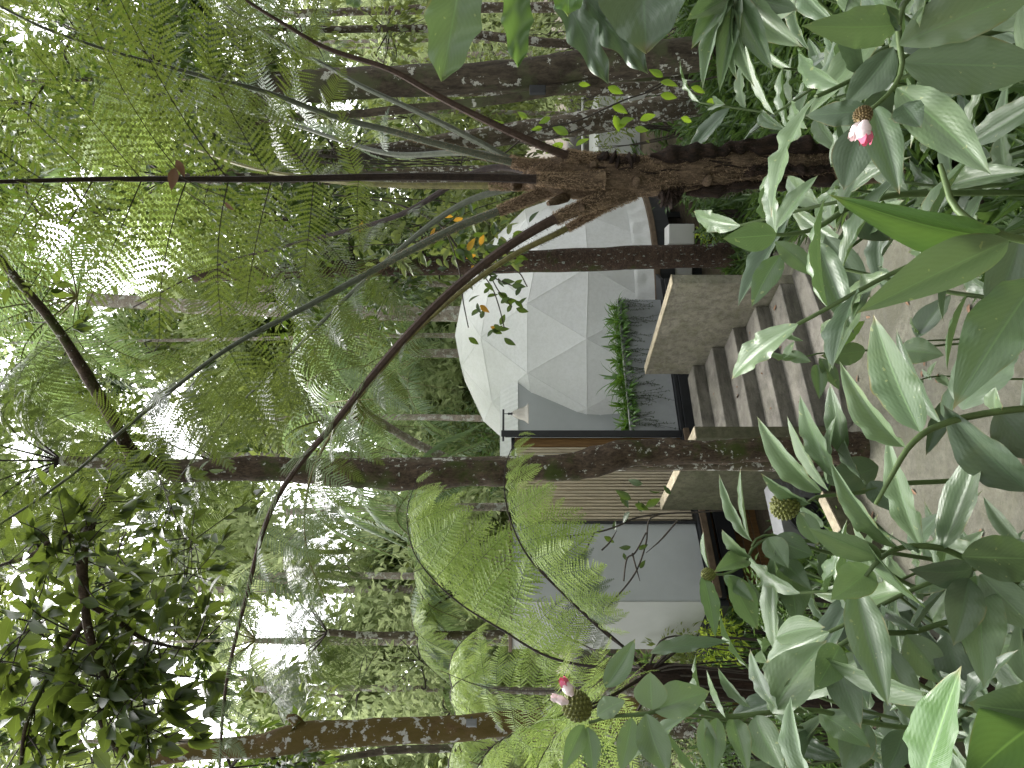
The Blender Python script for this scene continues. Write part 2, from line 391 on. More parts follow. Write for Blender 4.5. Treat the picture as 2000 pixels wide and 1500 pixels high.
# bottom slab with a bowed front
g = G(); pts = []
for t in np.linspace(0, 1, 14):
    p = L1 - B2 * .1 + B2 * (SW + .22) * t - A2 * (.26 + .14 * math.sin(math.pi * t)); pts.append((p[0], p[1], -.04))
for t in (1, 0):
    p = L1 - B2 * .1 + B2 * (SW + .22) * t - A2 * .004; pts.append((p[0], p[1], -.04))
prism(g, pts, (0, 0, .14)); bevel(g.build('step', M['step'], stair, smooth=False), .012)['label'] = 'bottom step with a bowed front edge'
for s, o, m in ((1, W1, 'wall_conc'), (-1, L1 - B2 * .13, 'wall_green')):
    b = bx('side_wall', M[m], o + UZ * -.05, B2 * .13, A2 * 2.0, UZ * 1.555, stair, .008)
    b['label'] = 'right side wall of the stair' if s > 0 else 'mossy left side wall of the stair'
    c = bx('wall_cap', M['cap'], o + UZ * 1.505 - B2 * .003 - A2 * .003, B2 * .136, A2 * 2.006, UZ * .015, b, .006)
    c.parent = b; c.matrix_parent_inverse = Matrix.Identity(4); c.location = (0, 0, 0)
    c.location = b.location; 

# curb wall beside the path
c0, c1 = np.array([-1.07, 7.1, 0]), np.array([-3.2, 4.2, 0]); d = c1 - c0; nrm = np.array([d[1], -d[0], 0]); nrm /= np.linalg.norm(nrm)
if nrm[0] > 0: nrm = -nrm
cw = thing('curb_wall', 'low pale concrete curb wall along the left edge of the path', 'curb', tuple(c0))
bx('curb_body', M['wall_green'], c0 + UZ * -.1, d, nrm * .13, UZ * .385, cw)
bx('curb_top', M['cap'], c0 + UZ * .287 - nrm * .004, d, nrm * .138, UZ * .018, cw, .006)

# ------------------------------------------------------------------ deck carrying the dome
P0 = np.array([-.75, 10.6, 0]); QQ = np.array([-1.87, 9.7, 0]); CC = np.array([-2.73, 8.94, 0]); DD = np.array([-3.68, 9.9, 0]); PE = np.array([1.42, 11.95, 0])
fr = np.array([.55, -.83, 0]) * .1
deck = thing('deck', 'black steel deck under the white dome and the grey planter', 'deck', (0, 12, 0))
g = G()
poly = [CC + fr, P0 + fr, PE + fr + np.array([.3, .15, 0]), np.array([2.2, 13.2, 0]), np.array([2.0, 15.5, 0]), np.array([-2.5, 14, 0]), DD + np.array([0, .0, 0]) + np.array([-.05, -.05, 0])]
prism(g, [p + UZ * .84 for p in poly], UZ * .05); g.build('deck_plate', M['black'], deck, smooth=False)
def beam(a, b, w, z0, z1, name='beam', mat='black', par=None):
    d = b - a; n = np.array([-d[1], d[0], 0]); n /= np.linalg.norm(n)
    g = G(); aa = np.array([*a[:2], z0]); box(g, aa, np.array([*d[:2], 0]), n * w, UZ * (z1 - z0)); 
    o = g.build(name, M[mat], par or deck, smooth=False); bevel(o, .006); return o
beam(CC + fr * 1.2, P0 + fr * 1.2, .08, .72, .83); beam(CC + fr * .4, P0 + fr * .4, .06, .42, .66)
beam(P0 + fr * 1.2, PE + fr * 1.2 + np.array([.3, .15, 0]), .08, .66, .83)
beam(CC + fr * 1.2 + np.array([-.03, .02, 0]), DD, .08, .70, .83)
beam(CC + fr * 2.0, P0 + fr * 2.0, .05, .80, .885, mat='rim')
for p in (CC + [-.0, .25, 0], QQ + [-.1, .3, 0], P0 + [.1, .3, 0], PE + [0, .2, 0], np.array([2.6, 12.9, 0]), np.array([3.9, 14.3, 0]), np.array([1.6, 13.4, 0]), np.array([3.2, 13.6, 0])):
    g = G(); box(g, np.array([p[0], p[1], -.1]), (.1, 0, 0), (0, .1, 0), (0, 0, .92)); g.build('post', M['black'], deck, smooth=False)
# dark timber cladding below the deck
g = G()
for k in range(5):
    box(g, CC + fr * -2.4 + UZ * (-.1 + k * .17), (P0 - CC), (.0, .03, 0), UZ * .155)
g.build('plank_skirt', M['wood_dk'], deck, smooth=False)
for k in range(6):   # bracing and joists under the round floor
    a = -2.2 + k * .32
    p = np.array([1.06 + 3.0 * math.cos(a + 1.1), 15.5 + 3.0 * math.sin(a + 0.0), 0])
a_, b_ = np.array([2.1, 13.0, 0]), np.array([4.1, 14.6, 0]); beam(a_, b_, .08, .58, .76)
g = G(); tube(g, [(2.65, 12.95, .62), (2.2, 12.8, .05)], .025, 6); g.build('brace', M['black'], deck)

# ------------------------------------------------------------------ dome
DC = np.array([1.06, 15.5, 1.51]); DR = 3.13
def dome():
    ph = (1 + 5 ** .5) / 2
    # icosahedron with a vertex on top
    top = [np.array([0, 0, 1.])]; zr = 1 / 5 ** .5; rr = 2 / 5 ** .5
    up = [np.array([rr * math.cos(2*math.pi*k/5), rr * math.sin(2*math.pi*k/5), zr]) for k in range(5)]
    dn = [np.array([rr * math.cos(2*math.pi*(k+.5)/5), rr * math.sin(2*math.pi*(k+.5)/5), -zr]) for k in range(5)]
    tris = []
    for k in range(5):
        n = (k + 1) % 5
        tris += [(top[0], up[k], up[n]), (up[k], dn[k], up[n]), (up[n], dn[k], dn[n])]
    ang = math.radians(ROT)
    R = np.array([[math.cos(ang), -math.sin(ang), 0], [math.sin(ang), math.cos(ang), 0], [0, 0, 1]])
    vs, key, faces = [], {}, []
    def vid(p):
        p = p / np.linalg.norm(p); k = tuple(np.round(p, 4) + 0.)
        if k not in key: key[k] = len(vs); vs.append(R @ p)
        return key[k]
    for a, b, c in tris:
        q = {}
        for i in range(4):
            for j in range(4 - i):
                q[i, j] = vid(a * (3 - i - j) / 3 + b * i / 3 + c * j / 3)
        for i in range(3):
            for j in range(3 - i):
                faces.append((q[i, j], q[i+1, j], q[i, j+1]))
                if i + j < 2: faces.append((q[i+1, j], q[i+1, j+1], q[i, j+1]))
    vs = np.array(vs); keep = [f for f in faces if vs[list(f), 2].min() > -.30 and vs[list(f), 2].mean() > -.22]
    P3 = vs * DR + DC
    lowz = .95
    for i in range(len(vs)):
        if vs[i, 2] < -.12:
            r = math.sqrt(DR ** 2 - (lowz - DC[2]) ** 2); h = vs[i, :2] / np.linalg.norm(vs[i, :2])
            P3[i] = [DC[0] + h[0] * r, DC[1] + h[1] * r, lowz]
    return P3, keep
ROT = 0
def pick_rot():
    global ROT
    best = None
    for r in range(0, 72):
        ROT = r; P3, keep = dome()
        s = 0
        for (x, y) in ((1024, 587), (1024, 729), (1142, 659), (932, 659), (953, 789)):
            d = []
            for p in P3[sorted({i for f in keep for i in f})]:
                if p[1] > DC[1]: continue
                d.append(math.hypot(1000 + (H - p[2]) / p[1] * F - x, 750 - p[0] / p[1] * F - y))
            s += min(d) ** 1.0
        if best is None or s < best[0]: best = (s, r)
    ROT = best[1]; print('dome rot', best)
pick_rot()
P3, keep = dome()
dome_t = thing('geodesic_dome', 'white geodesic dome tent of triangular fabric panels standing on the deck', 'dome tent', (DC[0], DC[1], .9))
g = G()
for f in keep:
    p = P3[list(f)]; n = np.cross(p[1]-p[0], p[2]-p[0]); c = p.mean(0)
    if n.dot(c - DC) < 0: f = f[::-1]; p = P3[list(f)]
    k = 6; vv = []; idx = {}
    for i in range(k + 1):
        for j in range(k + 1 - i):
            w = np.array([(k - i - j) / k, i / k, j / k]); q = w @ p
            sag = 27 * w[0] * w[1] * w[2] * .005
            idx[i, j] = len(vv); vv.append(q + (DC - c) / np.linalg.norm(DC - c) * sag)
    fs = []
    for i in range(k):
        for j in range(k - i):
            fs.append((idx[i, j], idx[i+1, j], idx[i, j+1]))
            if i + j < k - 1: fs.append((idx[i+1, j], idx[i+1, j+1], idx[i, j+1]))
    low_shade = sstep(2.2, 1.2, c[2])  # facet shading and greyer low panels are painted through the tint
    g.add(vv, fs, 0, np.tile([0, 0, min(1, random.random() * .3 + low_shade * .25)], (len(vv), 1)))
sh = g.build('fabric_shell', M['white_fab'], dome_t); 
g = G(); done = set()
for f in keep:
    for a, b in ((0, 1), (1, 2), (2, 0)):
        e = tuple(sorted((f[a], f[b])))
        if e in done: continue
        done.add(e); p, q = P3[e[0]], P3[e[1]]; u = ((p + q) / 2 - DC); u /= np.linalg.norm(u)
        tube(g, [p - u * .003, q - u * .003], .009, 6, 0, rnd=.3)
g.build('seam', M['white_fab'], dome_t)
# wrinkled skirt at the foot
g = G(); n = 260; rows = [(.90, 3.125), (.98, 3.12), (1.08, 3.10), (1.18, 3.11), (1.24, 3.095)]
V = []
for j, (z, r) in enumerate(rows):
    for i in range(n):
        a = 2 * math.pi * i / n; rr = r + (.012 * math.sin(i * 1.3 + j * 1.1) + .008 * math.sin(i * .47 + j * 1.7)) * (1 if 0 < j < 4 else .25)
        V.append((DC[0] + rr * math.cos(a), DC[1] + rr * math.sin(a), z))
fs = [(j*n+i, j*n+(i+1) % n, (j+1)*n+(i+1) % n, (j+1)*n+i) for j in range(len(rows)-1) for i in range(n)]
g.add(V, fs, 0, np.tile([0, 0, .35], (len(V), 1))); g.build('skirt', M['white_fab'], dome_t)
g = G(); n = 64
def ringpts(r, z): return [(DC[0] + r * math.cos(2*math.pi*i/n), DC[1] + r * math.sin(2*math.pi*i/n), z) for i in range(n)]
prism(g, ringpts(3.19, .80), UZ * .098); bevel(g.build('base_rim', M['rim'], dome_t, smooth=False), .01)
g = G(); prism(g, ringpts(3.10, .52), UZ * .275); g.build('floor_beam', M['black'], dome_t, smooth=False)
for k in range(10):
    a = 2 * math.pi * k / 10 + .35
    g = G(); box(g, (DC[0] + 2.7 * math.cos(a), DC[1] + 2.7 * math.sin(a), -.2), (.1, 0, 0), (0, .1, 0), (0, 0, .72)); g.build('post', M['black'], dome_t, smooth=False)
# porthole
def on_dome(x, y, R=DR):
    d = P(x, y, 1.0) - np.array([0, 0, H]); o = np.array([0, 0, H]) - DC
    a = d.dot(d); b = 2 * o.dot(d); c = o.dot(o) - R * R; t = (-b - math.sqrt(b*b - 4*a*c)) / (2*a); return np.array([0, 0, H]) + d * t
pc = on_dome(1092, 395, 3.10); pn = (pc - DC) / DR
port = []
def ringtube(c, nrm, R, r, g, mat=0):
    T = np.cross(nrm, UZ); T /= np.linalg.norm(T); U = np.cross(nrm, T)
    pts = [c + R * (math.cos(a) * T + math.sin(a) * U) for a in np.linspace(0, 2 * math.pi, 25)]
    tube(g, pts, r, 6, mat)
g = G(); ringtube(pc + pn * .06, pn, .20, .035, g); ob = g.build('porthole', M['metal'], dome_t)
g = G(); T = np.cross(pn, UZ); T /= np.linalg.norm(T); U = np.cross(pn, T)
g.add([pc + pn * .05 + .19 * (math.cos(a) * T + math.sin(a) * U) for a in np.linspace(0, 2*math.pi, 24, endpoint=False)], [tuple(range(24))])
pg = g.build('pane', M['black'], dome_t); pg.parent = ob; pg.matrix_parent_inverse = ob.matrix_parent_inverse.copy()
# entrance vestibule
BV = np.array([.875, .485, 0]); AV = np.array([-.485, .875, 0]); E0 = np.array([-.114, 13.14, 0])
g = G(); box(g, E0 - BV * 2.4 + UZ * .89, BV * 3.2, AV * 1.6, UZ * 2.415); bevel(g.build('entrance_block', M['grey'], dome_t, smooth=False), .01)
g = G()   # gathered fabric above the grey block
V = []
for j, (z, off) in enumerate(((3.29, -.03), (3.42, .10), (3.62, .32))):
    for i in range(60):
        s = -1.5 + i * 1.7 / 59
        q = E0 + BV * s + AV * (off + .025 * math.sin(i * 1.9) * (j < 2)); V.append((q[0], q[1], z))
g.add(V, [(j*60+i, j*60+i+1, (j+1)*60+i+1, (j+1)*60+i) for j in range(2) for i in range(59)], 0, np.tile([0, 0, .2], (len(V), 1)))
g.build('gathered_hood', M['white_fab'], dome_t)

# ------------------------------------------------------------------ planter
pl = thing('planter_box', 'long grey planter box with strappy plants in front of the dome', 'planter', (P0[0], P0[1], .9))
BP = (PE - P0) / np.linalg.norm(PE - P0); AP = np.array([-BP[1], BP[0], 0]); LP = np.linalg.norm(PE - P0)
o = P0 + BP * .05; g = G()
t = .02; hh = .72
box(g, o + UZ * .9, BP * (LP - .05), AP * t, UZ * hh); box(g, o + AP * .4 + UZ * .9, BP * (LP - .05), AP * t, UZ * hh)
box(g, o + AP * t + UZ * .9, BP * t, AP * (.4 - t), UZ * hh); box(g, o + AP * t + BP * (LP - .05 - t) + UZ * .9, BP * t, AP * (.4 - t), UZ * hh)
bevel(g.build('box_side', M['grey_pl'], pl, smooth=False), .003)
g = G(); box(g, o + UZ * 1.622 - AP * .004, BP * (LP - .05), AP * .03, UZ * .012); g.build('top_edge', M['white'], pl, smooth=False)
g = G(); box(g, o + AP * .022 + BP * .022 + UZ * 1.3, BP * (LP - .1), AP * .374, UZ * .25); g.build('soil_fill', M['soil'], pl, smooth=False)

# ------------------------------------------------------------------ slatted screen and grey cabin
sc_t = thing('slat_screen', 'tall screen of vertical timber slats between the lamp post and the grey cabin', 'screen', (P0[0], P0[1], .9))
dS = QQ - P0; LS = np.linalg.norm(dS); dS /= LS; nS = np.array([dS[1], -dS[0], 0]); 
if nS[1] > 0: nS = -nS
g = G(); box(g, P0 + dS * .06 + UZ * .9, dS * .16, -nS * .05, UZ * 2.46); bevel(g.build('side_board', M['wood_dk'], sc_t, smooth=False), .006)
g = G(); s = .235; k = 0
while s < LS - .03:
    box(g, P0 + dS * s + UZ * .93 + nS * (.006 * math.sin(k * 2.1)), dS * (.030 + .003 * math.sin(k)), -nS * .035, UZ * (2.4 + .01 * math.sin(k * 1.7))); s += .052; k += 1
g.build('slat_panel', M['wood_slat'], sc_t, smooth=False)
for z in (1.0, 1.78, 3.15):
    g = G(); box(g, P0 + dS * .2 - nS * .036 + UZ * z, dS * (LS - .2), -nS * .04, UZ * .07); g.build('cross_rail', M['black'], sc_t, smooth=False)
g = G(); box(g, P0 + dS * .2 - nS * .45 + UZ * .9, dS * (LS - .2), -nS * .03, UZ * 2.4); g.build('back_board', M['wood_slat'], sc_t, smooth=False)
g = G(); box(g, P0 + dS * .06 + UZ * 3.36, dS * (LS - .06), -nS * .06, UZ * .05); g.build('top_rail', M['black'], sc_t, smooth=False)

cab = thing('grey_cabin', 'smooth grey box cabin standing on the deck behind the tree fern', 'cabin', (CC[0], CC[1], .9))
g = G(); q = QQ + (CC - QQ) * .0; prism(g, [p + UZ * .9 for p in (q, CC, DD, q + DD - CC)], UZ * 2.5); bevel(g.build('cabin_wall', M['grey'], cab, smooth=False), .01)
dcd = DD - CC; nn = np.array([-dcd[1], dcd[0], 0]); nn /= np.linalg.norm(nn); nn = nn if nn[1] < 0 else -nn
g = G(); box(g, CC + nn * .004 + UZ * .905, dcd, nn * .012, UZ * 2.49); g.build('side_panel', M['grey_lt'], cab, smooth=False)['label'] = 'pale panel on the left side of the cabin'
g = G(); prism(g, [p + UZ * 3.4 for p in (q + [.02, 0, 0], CC + [.02, -.05, 0], DD + [-.05, -.02, 0], q + DD - CC)], UZ * .05); bevel(g.build('roof_edge', M['rim'], cab, smooth=False), .006)
g = G(); box(g, QQ + UZ * .9 + np.array([-.01, -.02, 0]), dS * .03, nS * .03, UZ * 2.5); g.build('corner_trim', M['black'], cab, smooth=False)

# ------------------------------------------------------------------ lamp post
lp = thing('lamp_post', 'black steel post with a bell shaped glass lamp hanging from its arm', 'lamp post', tuple(P0 + fr * .2 + [0, -.07, .9]))
pb = P0 + fr * .2 + np.array([-.03, -.09, 0])
g = G(); box(g, pb + UZ * .9, (.085, .02, 0), (-.02, .085, 0), UZ * 2.66); bevel(g.build('post', M['black'], lp, smooth=False), .006)
g = G(); box(g, pb + np.array([-.02, .0, .9]), (.02, 0, 0), (0, .06, 0), UZ * 2.6); bevel(g.build('side_rail', M['black'], lp, smooth=False), .004)
am = pb + np.array([.04, .03, 3.515])
g = G(); box(g, am - BP * .12, BP * .53, AP * .035, UZ * .03); bevel(g.build('arm', M['black'], lp, smooth=False), .004)
lc = am + BP * .34 + AP * .017
g = G(); tube(g, [lc, lc - UZ * .05], .006, 6); tube(g, [lc - UZ * .05, lc - UZ * .07, lc - UZ * .085, lc - UZ * .1, lc - UZ * .12, lc - UZ * .14], [.01, .022, .012, .02, .022, .024], 10); g.build('lamp_holder', M['black'], lp)
g = G(); prof = [(.028, -.125), (.045, -.15), (.065, -.19), (.08, -.24), (.095, -.29), (.125, -.34), (.155, -.365)]; n = 40; V = []
for r, z in prof:
    for i in range(n):
        a = 2*math.pi*i/n; rr = r * (1 + .035 * math.cos(a * 20)); V.append(lc + np.array([rr*math.cos(a), rr*math.sin(a), z]))
g.add(V, [(j*n+i, j*n+(i+1) % n, (j+1)*n+(i+1) % n, (j+1)*n+i) for j in range(len(prof)-1) for i in range(n)])
o_ = g.build('lamp_shade', M['glass'], lp); m = o_.modifiers.new('s', 'SOLIDIFY'); m.thickness = .004
g = G(); tube(g, [lc - UZ * .14, lc - UZ * .18, lc - UZ * .22, lc - UZ * .25], [.014, .03, .03, .008], 10); g.build('bulb', M['white'], lp)

# ------------------------------------------------------------------ air conditioner unit behind the curb
a0 = np.array([-1.62, 7.35, 0]); ax = np.array([.62, .42, 0]) * .95; ay = np.array([-.16, .24, 0]); 
ac = thing('air_conditioner', 'grey outdoor air conditioner unit behind the curb wall', 'air conditioner', tuple(a0))
bx('casing', M['plastic'], a0 + UZ * -.05, ax, ay, UZ * .62, ac, .012)
fc = a0 + ax * .38 + UZ * .28; fn = -ay / np.linalg.norm(ay)
g = G(); 
for R in (.20, .16, .12, .08, .04): ringtube(fc + fn * .012, fn, R, .006 if R < .2 else .012, g)
g.build('fan_grille', M['black'], ac)
g = G(); T = np.cross(fn, UZ); g.add([fc + fn * .004 + .195 * (math.cos(a) * T + math.sin(a) * UZ) for a in np.linspace(0, 2*math.pi, 32, endpoint=False)], [tuple(range(32))]); g.build('fan_opening', M['black'], ac)
g = G()
for k in range(7): box(g, a0 + ax * .74 + fn * .006 + UZ * (.1 + k * .06), ax * .2, fn * .01, UZ * .02)
g.build('vent_louver', M['plastic'], ac, smooth=False)

# ------------------------------------------------------------------ small far structures on the right
fb = thing('far_cabin', 'small grey cabin far off between the lichen covered trunks', 'cabin', tuple(P(1250, 240, 17) * [1, 1, 0]))
a = P(1250, 310, 17); b = P(1250, 165, 17); g = G(); box(g, a, b - a, (0, 2, 0), UZ * 1.0); g.build('cabin_wall', M['grey_lt'], fb, smooth=False)
a2 = P(1275, 315, 16.95); b2 = P(1275, 160, 16.95); g = G(); box(g, a2, b2 - a2, (0, 2.1, 0), UZ * .26); g.build('floor_beam', M['black'], fb, smooth=False)
for y in (170, 235, 300):
    p = P(1275, y, 17.2); g = G(); box(g, (p[0], p[1], -.3), (.12, 0, 0), (0, .12, 0), UZ * (p[2] + .35)); g.build('post', M['black'], fb, smooth=False)
g = G(); q1, q2 = P(1138, 312, 17), P(1138, 150, 17); tube(g, [q1, q2], .03, 6); tube(g, [q1, q1 - UZ * 1.1], .02, 6); tube(g, [(q1+q2)/2, (q1+q2)/2 - UZ * 1.1], .02, 6); tube(g, [q2, q2 - UZ*1.1], .02, 6); g.build('railing', M['metal'], fb)
def pedestal(x0, x1, y0, y1, Y, label):
    a, b = P(x1, y1, Y), P(x1, y0, Y); zt = P(x0, y0, Y)[2]
    t = thing('pedestal', label, 'pedestal', (a[0], Y, 0))
    bx('block', M['white'], a, b - a, (0, .35, 0), UZ * (zt - a[2]), t, .015)
    bx('foot', M['black'], np.array([a[0] + .1, Y + .1, -.2]), ((b - a)[0] * .6, 0, 0), (0, .2, 0), UZ * (a[2] + .198), t, .01)
pedestal(1306, 1357, 437, 476, 12.2, 'white block on a dark foot beside the lime green bush')
pedestal(1312, 1352, 520, 548, 12.6, 'white block just right of the ringed trunk below the dome')
pedestal(1232, 1262, 152, 186, 14.5, 'white block beside the thick lichen trunk at the far right')
# ================================================================== vegetation
def unit(v): v = np.asarray(v, float); return v / (np.linalg.norm(v) + 1e-9)

def place(T, R, pos, sc):
    """instances of a template: T (n,3), R (k,3,3) with columns = local axes, pos (k,3), sc (k,3) -> (k*n,3)"""
    return (np.einsum('kij,knj->kni', R, T[None] * sc[:, None, :]) + pos[:, None, :]).reshape(-1, 3)

# --- templates: x along, y across, z up; A = (across, along, random)
def leaf_template(kind='mid', bend=.12, fold=.18):
    if kind == 'lo':
        V = [(0,0,0),(.45,.5,.06),(1,0,-bend),(.45,-.5,.06),(.45,0,0)]
        Fs = np.array([(0,4,1,1)]); V = np.array(V, float)
        F3 = np.array([(0,4,1),(4,2,1),(0,3,4),(4,3,2)]); A = np.array([(0,0,0),(1,.45,0),(0,1,0),(-1,.45,0),(0,.45,0)], float)
        return V, F3, A
    ts = [0, .12, .32, .55, .8, 1]; ws = [.04, .30, .5, .46, .24, 0]
    V, A, Fq = [], [], []
    for t, w in zip(ts, ws):
        z = -bend * t * t
        for s in (-1, 0, 1):
            V.append((t, s * w, z + fold * abs(s) * w)); A.append((s, t, 0))
    for i in range(len(ts) - 1):
        a = 3 * i
        Fq += [(a, a+3, a+4, a+1), (a+1, a+4, a+5, a+2)]
    return np.array(V), np.array(Fq), np.array(A, float)
L_LO, L_MID, L_BR = leaf_template('lo'), leaf_template(), leaf_template(bend=.3, fold=.25)

def rot_frames(x, up):
    x = x / (np.linalg.norm(x, axis=1)[:, None] + 1e-9)
    z = up - x * np.sum(up * x, 1)[:, None]; z /= np.linalg.norm(z, axis=1)[:, None] + 1e-9
    y = np.cross(z, x)
    return np.stack([x, y, z], -1)

def scatter(g, T, pos, xdir, up, length, width, mat=0, q=RNG, rnd=None):
    V, Fs, A = T; k = len(pos)
    R = rot_frames(xdir, up); sc = np.stack([length, width, length], -1)
    W = place(V, R, pos, sc)
    A2 = np.tile(A, (k, 1)).reshape(k, -1, 3).copy(); A2[:, :, 2] = (q.random(k) if rnd is None else rnd)[:, None]
    idx = (Fs[None] + (np.arange(k) * len(V))[:, None, None]).reshape(-1, Fs.shape[1])
    g.add(W, idx, mat, A2.reshape(-1, 3))

def clump(g, c, r, n, size, q, mat=0, T=L_LO, hang=.35, shell=.5, asp=.42, flat=.75):
    """leaves spread through an uneven ball"""
    d = q.normal(0, 1, (n, 3)); d /= np.linalg.norm(d, axis=1)[:, None]
    rad = r * (shell + (1 - shell) * q.random(n)) ** .8 * (1 + .35 * np.sin(d[:, 0] * 4 + c[0]) * np.sin(d[:, 1] * 5 + c[1] * 2) * np.cos(d[:, 2] * 4))
    # gather into sprays
    k = max(4, n // 14); s = q.integers(0, k, n); sd = d[:k]; d2 = sd[s] + d * .42
    pos = c + d2 * rad[:, None] * [1, 1, flat]
    x = d2 + q.normal(0, .6, (n, 3)); x[:, 2] -= hang
    up = q.normal(0, .55, (n, 3)) + [0, 0, 1]
    L = size * (.6 + .7 * q.random(n))
    scatter(g, T, pos, x, up, L, L * asp * (.8 + .4 * q.random(n)), mat, q)

# ------------------------------------------------------------------ fern fronds
def pinnule(m, w0=.16):
    """unit-length leaflet with m lobes each side"""
    V, A, Fq = [], [], []
    cs = [(k / m, 0, 0) for k in range(m + 1)]
    V += cs; A += [(0, c[0], 0) for c in cs]
    for s in (-1, 1):
        for k in range(m):
            t = (k + .5) / m; w = w0 * (1 - t ** 2.2) ** .75 * (.8 + .2 * min(1, t * 6)) * s
            a = len(V); st = 1 / m
            V += [(k * st + st * 1.0, w, .01), (k * st + st * .60, w * .90, .01)]; A += [(s, t, 0)] * 2
            Fq.append((k, k + 1, a, a + 1) if s > 0 else (k + 1, k, a + 1, a))
    return np.array(V, float), np.array(Fq), np.array(A, float)
def pinna_template(hi, seed, droop=.25, n=30, Lp=.24, curl=0.):
    """one pinna of unit length made of n pairs of leaflets; hi: number of lobes (0 = plain)"""
    q = np.random.default_rng(seed)
    if hi: PV, PF, PA = pinnule(hi, .13)
    else:
        PV = np.array([(0,0,0),(.35,.16,0),(1,0,-.04),(.35,-.16,0)], float); PF = np.array([(0,3,2,1)]); PA = np.array([(0,0,0),(1,.4,0),(0,1,0),(-1,.4,0)], float)
    t = np.repeat(np.linspace(.05, .985, n), 2); s = np.tile([1, -1], n)
    z = -droop * t ** 2; x = t * (1 - .12 * droop * t); yy = curl * t ** 2
    dz = -2 * droop * t; T = np.stack([np.ones_like(t), 2 * curl * t, dz], -1); T /= np.linalg.norm(T, axis=1)[:, None]
    side = np.stack([-T[:, 1], T[:, 0], np.zeros_like(t)], -1) * s[:, None]
    ang = 1.18 - .45 * t ** 3 + q.normal(0, .04, len(t))
    d = T * np.cos(ang)[:, None] + side * np.sin(ang)[:, None]; d[:, 2] += q.normal(-.12, .10, len(t))
    prof = Lp * np.minimum(1, .62 + t * 2.2) * (1 - np.clip((t - .3) / .7, 0, 1) ** 1.7 * .93) * q.uniform(.92, 1.05, len(t))
    upv = np.cross(T, side) * s[:, None]; upv += q.normal(0, .12, upv.shape)
    R = rot_frames(d, upv); pos = np.stack([x, yy, z], -1)
    k = len(t); wsc = 1.0 if hi else .9
    spacing = .935 / n
    W = place(PV, R, pos, np.stack([prof, np.full(k, spacing * (2.9 if hi else 2.6)) * wsc, prof], -1))
    A = np.tile(PA, (k, 1)); idx = (PF[None] + (np.arange(k) * len(PV))[:, None, None]).reshape(-1, PF.shape[1])
    # midrib
    gg = G(); tt = np.linspace(0, 1, 9); c = np.stack([tt * (1 - .12 * droop * tt), curl * tt ** 2, -droop * tt ** 2], -1)
    tube(gg, c, np.linspace(.0045, .0015, 9), 4)
    rv = np.concatenate(gg.V); rf = [f for f, m in gg.F if f.shape[1] == 4][0]
    return W, idx, A, rv, rf
PT = {}
def get_pinna(level, i):
    k = (level, i)
    if k not in PT:
        hi, n, Lp = {3: (10, 23, .27), 2: (6, 25, .24), 1: (0, 34, .22), 0: (0, 20, .24)}[level]
        PT[k] = pinna_template(hi, 50 + i, [.12, .28, .45, .2][i], n, Lp, [.06, -.08, .0, .12][i])
    return PT[k]

def frond(name, pts, rad, Lmax, t0=.25, pairs=20, level=2, mats=('fern', 'rach_g'), hint=(0, .4, 1), droop=.35, parent=None, seed=0, label=None, sweep=1.2, tip=.2, build=True, g=None, prof0=.5, skipside=0, lift=0.):
    """pts: 3d points base->tip. material 0 leaflets, 1 rachis"""
    q = np.random.default_rng(seed + 100)
    own = g is None
    if own: g = G()
    c = spline(pts, 60)
    tube(g, c, np.linspace(rad, rad * .18, 60), 7 if level > 1 else 4, 1)
    d = np.r_[0, np.cumsum(np.linalg.norm(np.diff(c, axis=0), axis=1))]; d /= d[-1]
    Tn = np.gradient(c, axis=0); Tn /= np.linalg.norm(Tn, axis=1)[:, None]
    ss = t0 + (1 - t0) * (np.linspace(0, 1, pairs) ** .92)
    for k, s in enumerate(ss):
        u = (s - t0) / (1 - t0)
        p = np.array([np.interp(s, d, c[:, j]) for j in range(3)]); T = unit([np.interp(s, d, Tn[:, j]) for j in range(3)])
        Nn = np.asarray(hint, float) - T * np.dot(hint, T); Nn = unit(Nn); S = np.cross(T, Nn)
        Lp = Lmax * (prof0 + (1 - prof0) * math.sin(min(1, u * 2.4) * math.pi / 2)) * (1 - max(0, (u - .35) / .65) ** 1.5 * (1 - tip))
        for sd in (-1, 1):
            if skipside == sd: continue
            a = sweep - .5 * u + q.normal(0, .06)
            dr = S * math.sin(a) * sd + T * math.cos(a) + Nn * lift; dr = unit(dr + np.array([0, 0, -droop * q.uniform(.6, 1.3)]) + q.normal(0, .05, 3))
            up = unit(Nn + q.normal(0, .16, 3) + [0, 0, .25]); z = unit(up - dr * up.dot(dr)); y = np.cross(z, dr)
            W, idx, A, rv, rf = get_pinna(level, int(q.integers(0, 4)))
            fl = 1 if q.random() < .5 else -1
            R = np.stack([dr, y * fl, z], -1); L = Lp * q.uniform(.88, 1.08)
            off = p + T * (q.uniform(-.3, .3) * .02)
            A2 = A.copy(); A2[:, 2] = q.random() * .45 + .62 * A[:, 1]  # leaflet base toned darker: shade of overlapping leaflets put into the colour
            f2 = idx[:, ::-1] if fl < 0 else idx
            g.add(W * L @ R.T + off, f2, 0, A2)
            g.add(rv * L @ R.T + off, rf, 2)
    if not own or not build: return g
    o = g.build(name, [M[mats[0]], M[mats[1]], M[mats[2] if len(mats) > 2 else 'rach_l']], parent, smooth=level < 0)
    if label: o['label'] = label
    return o

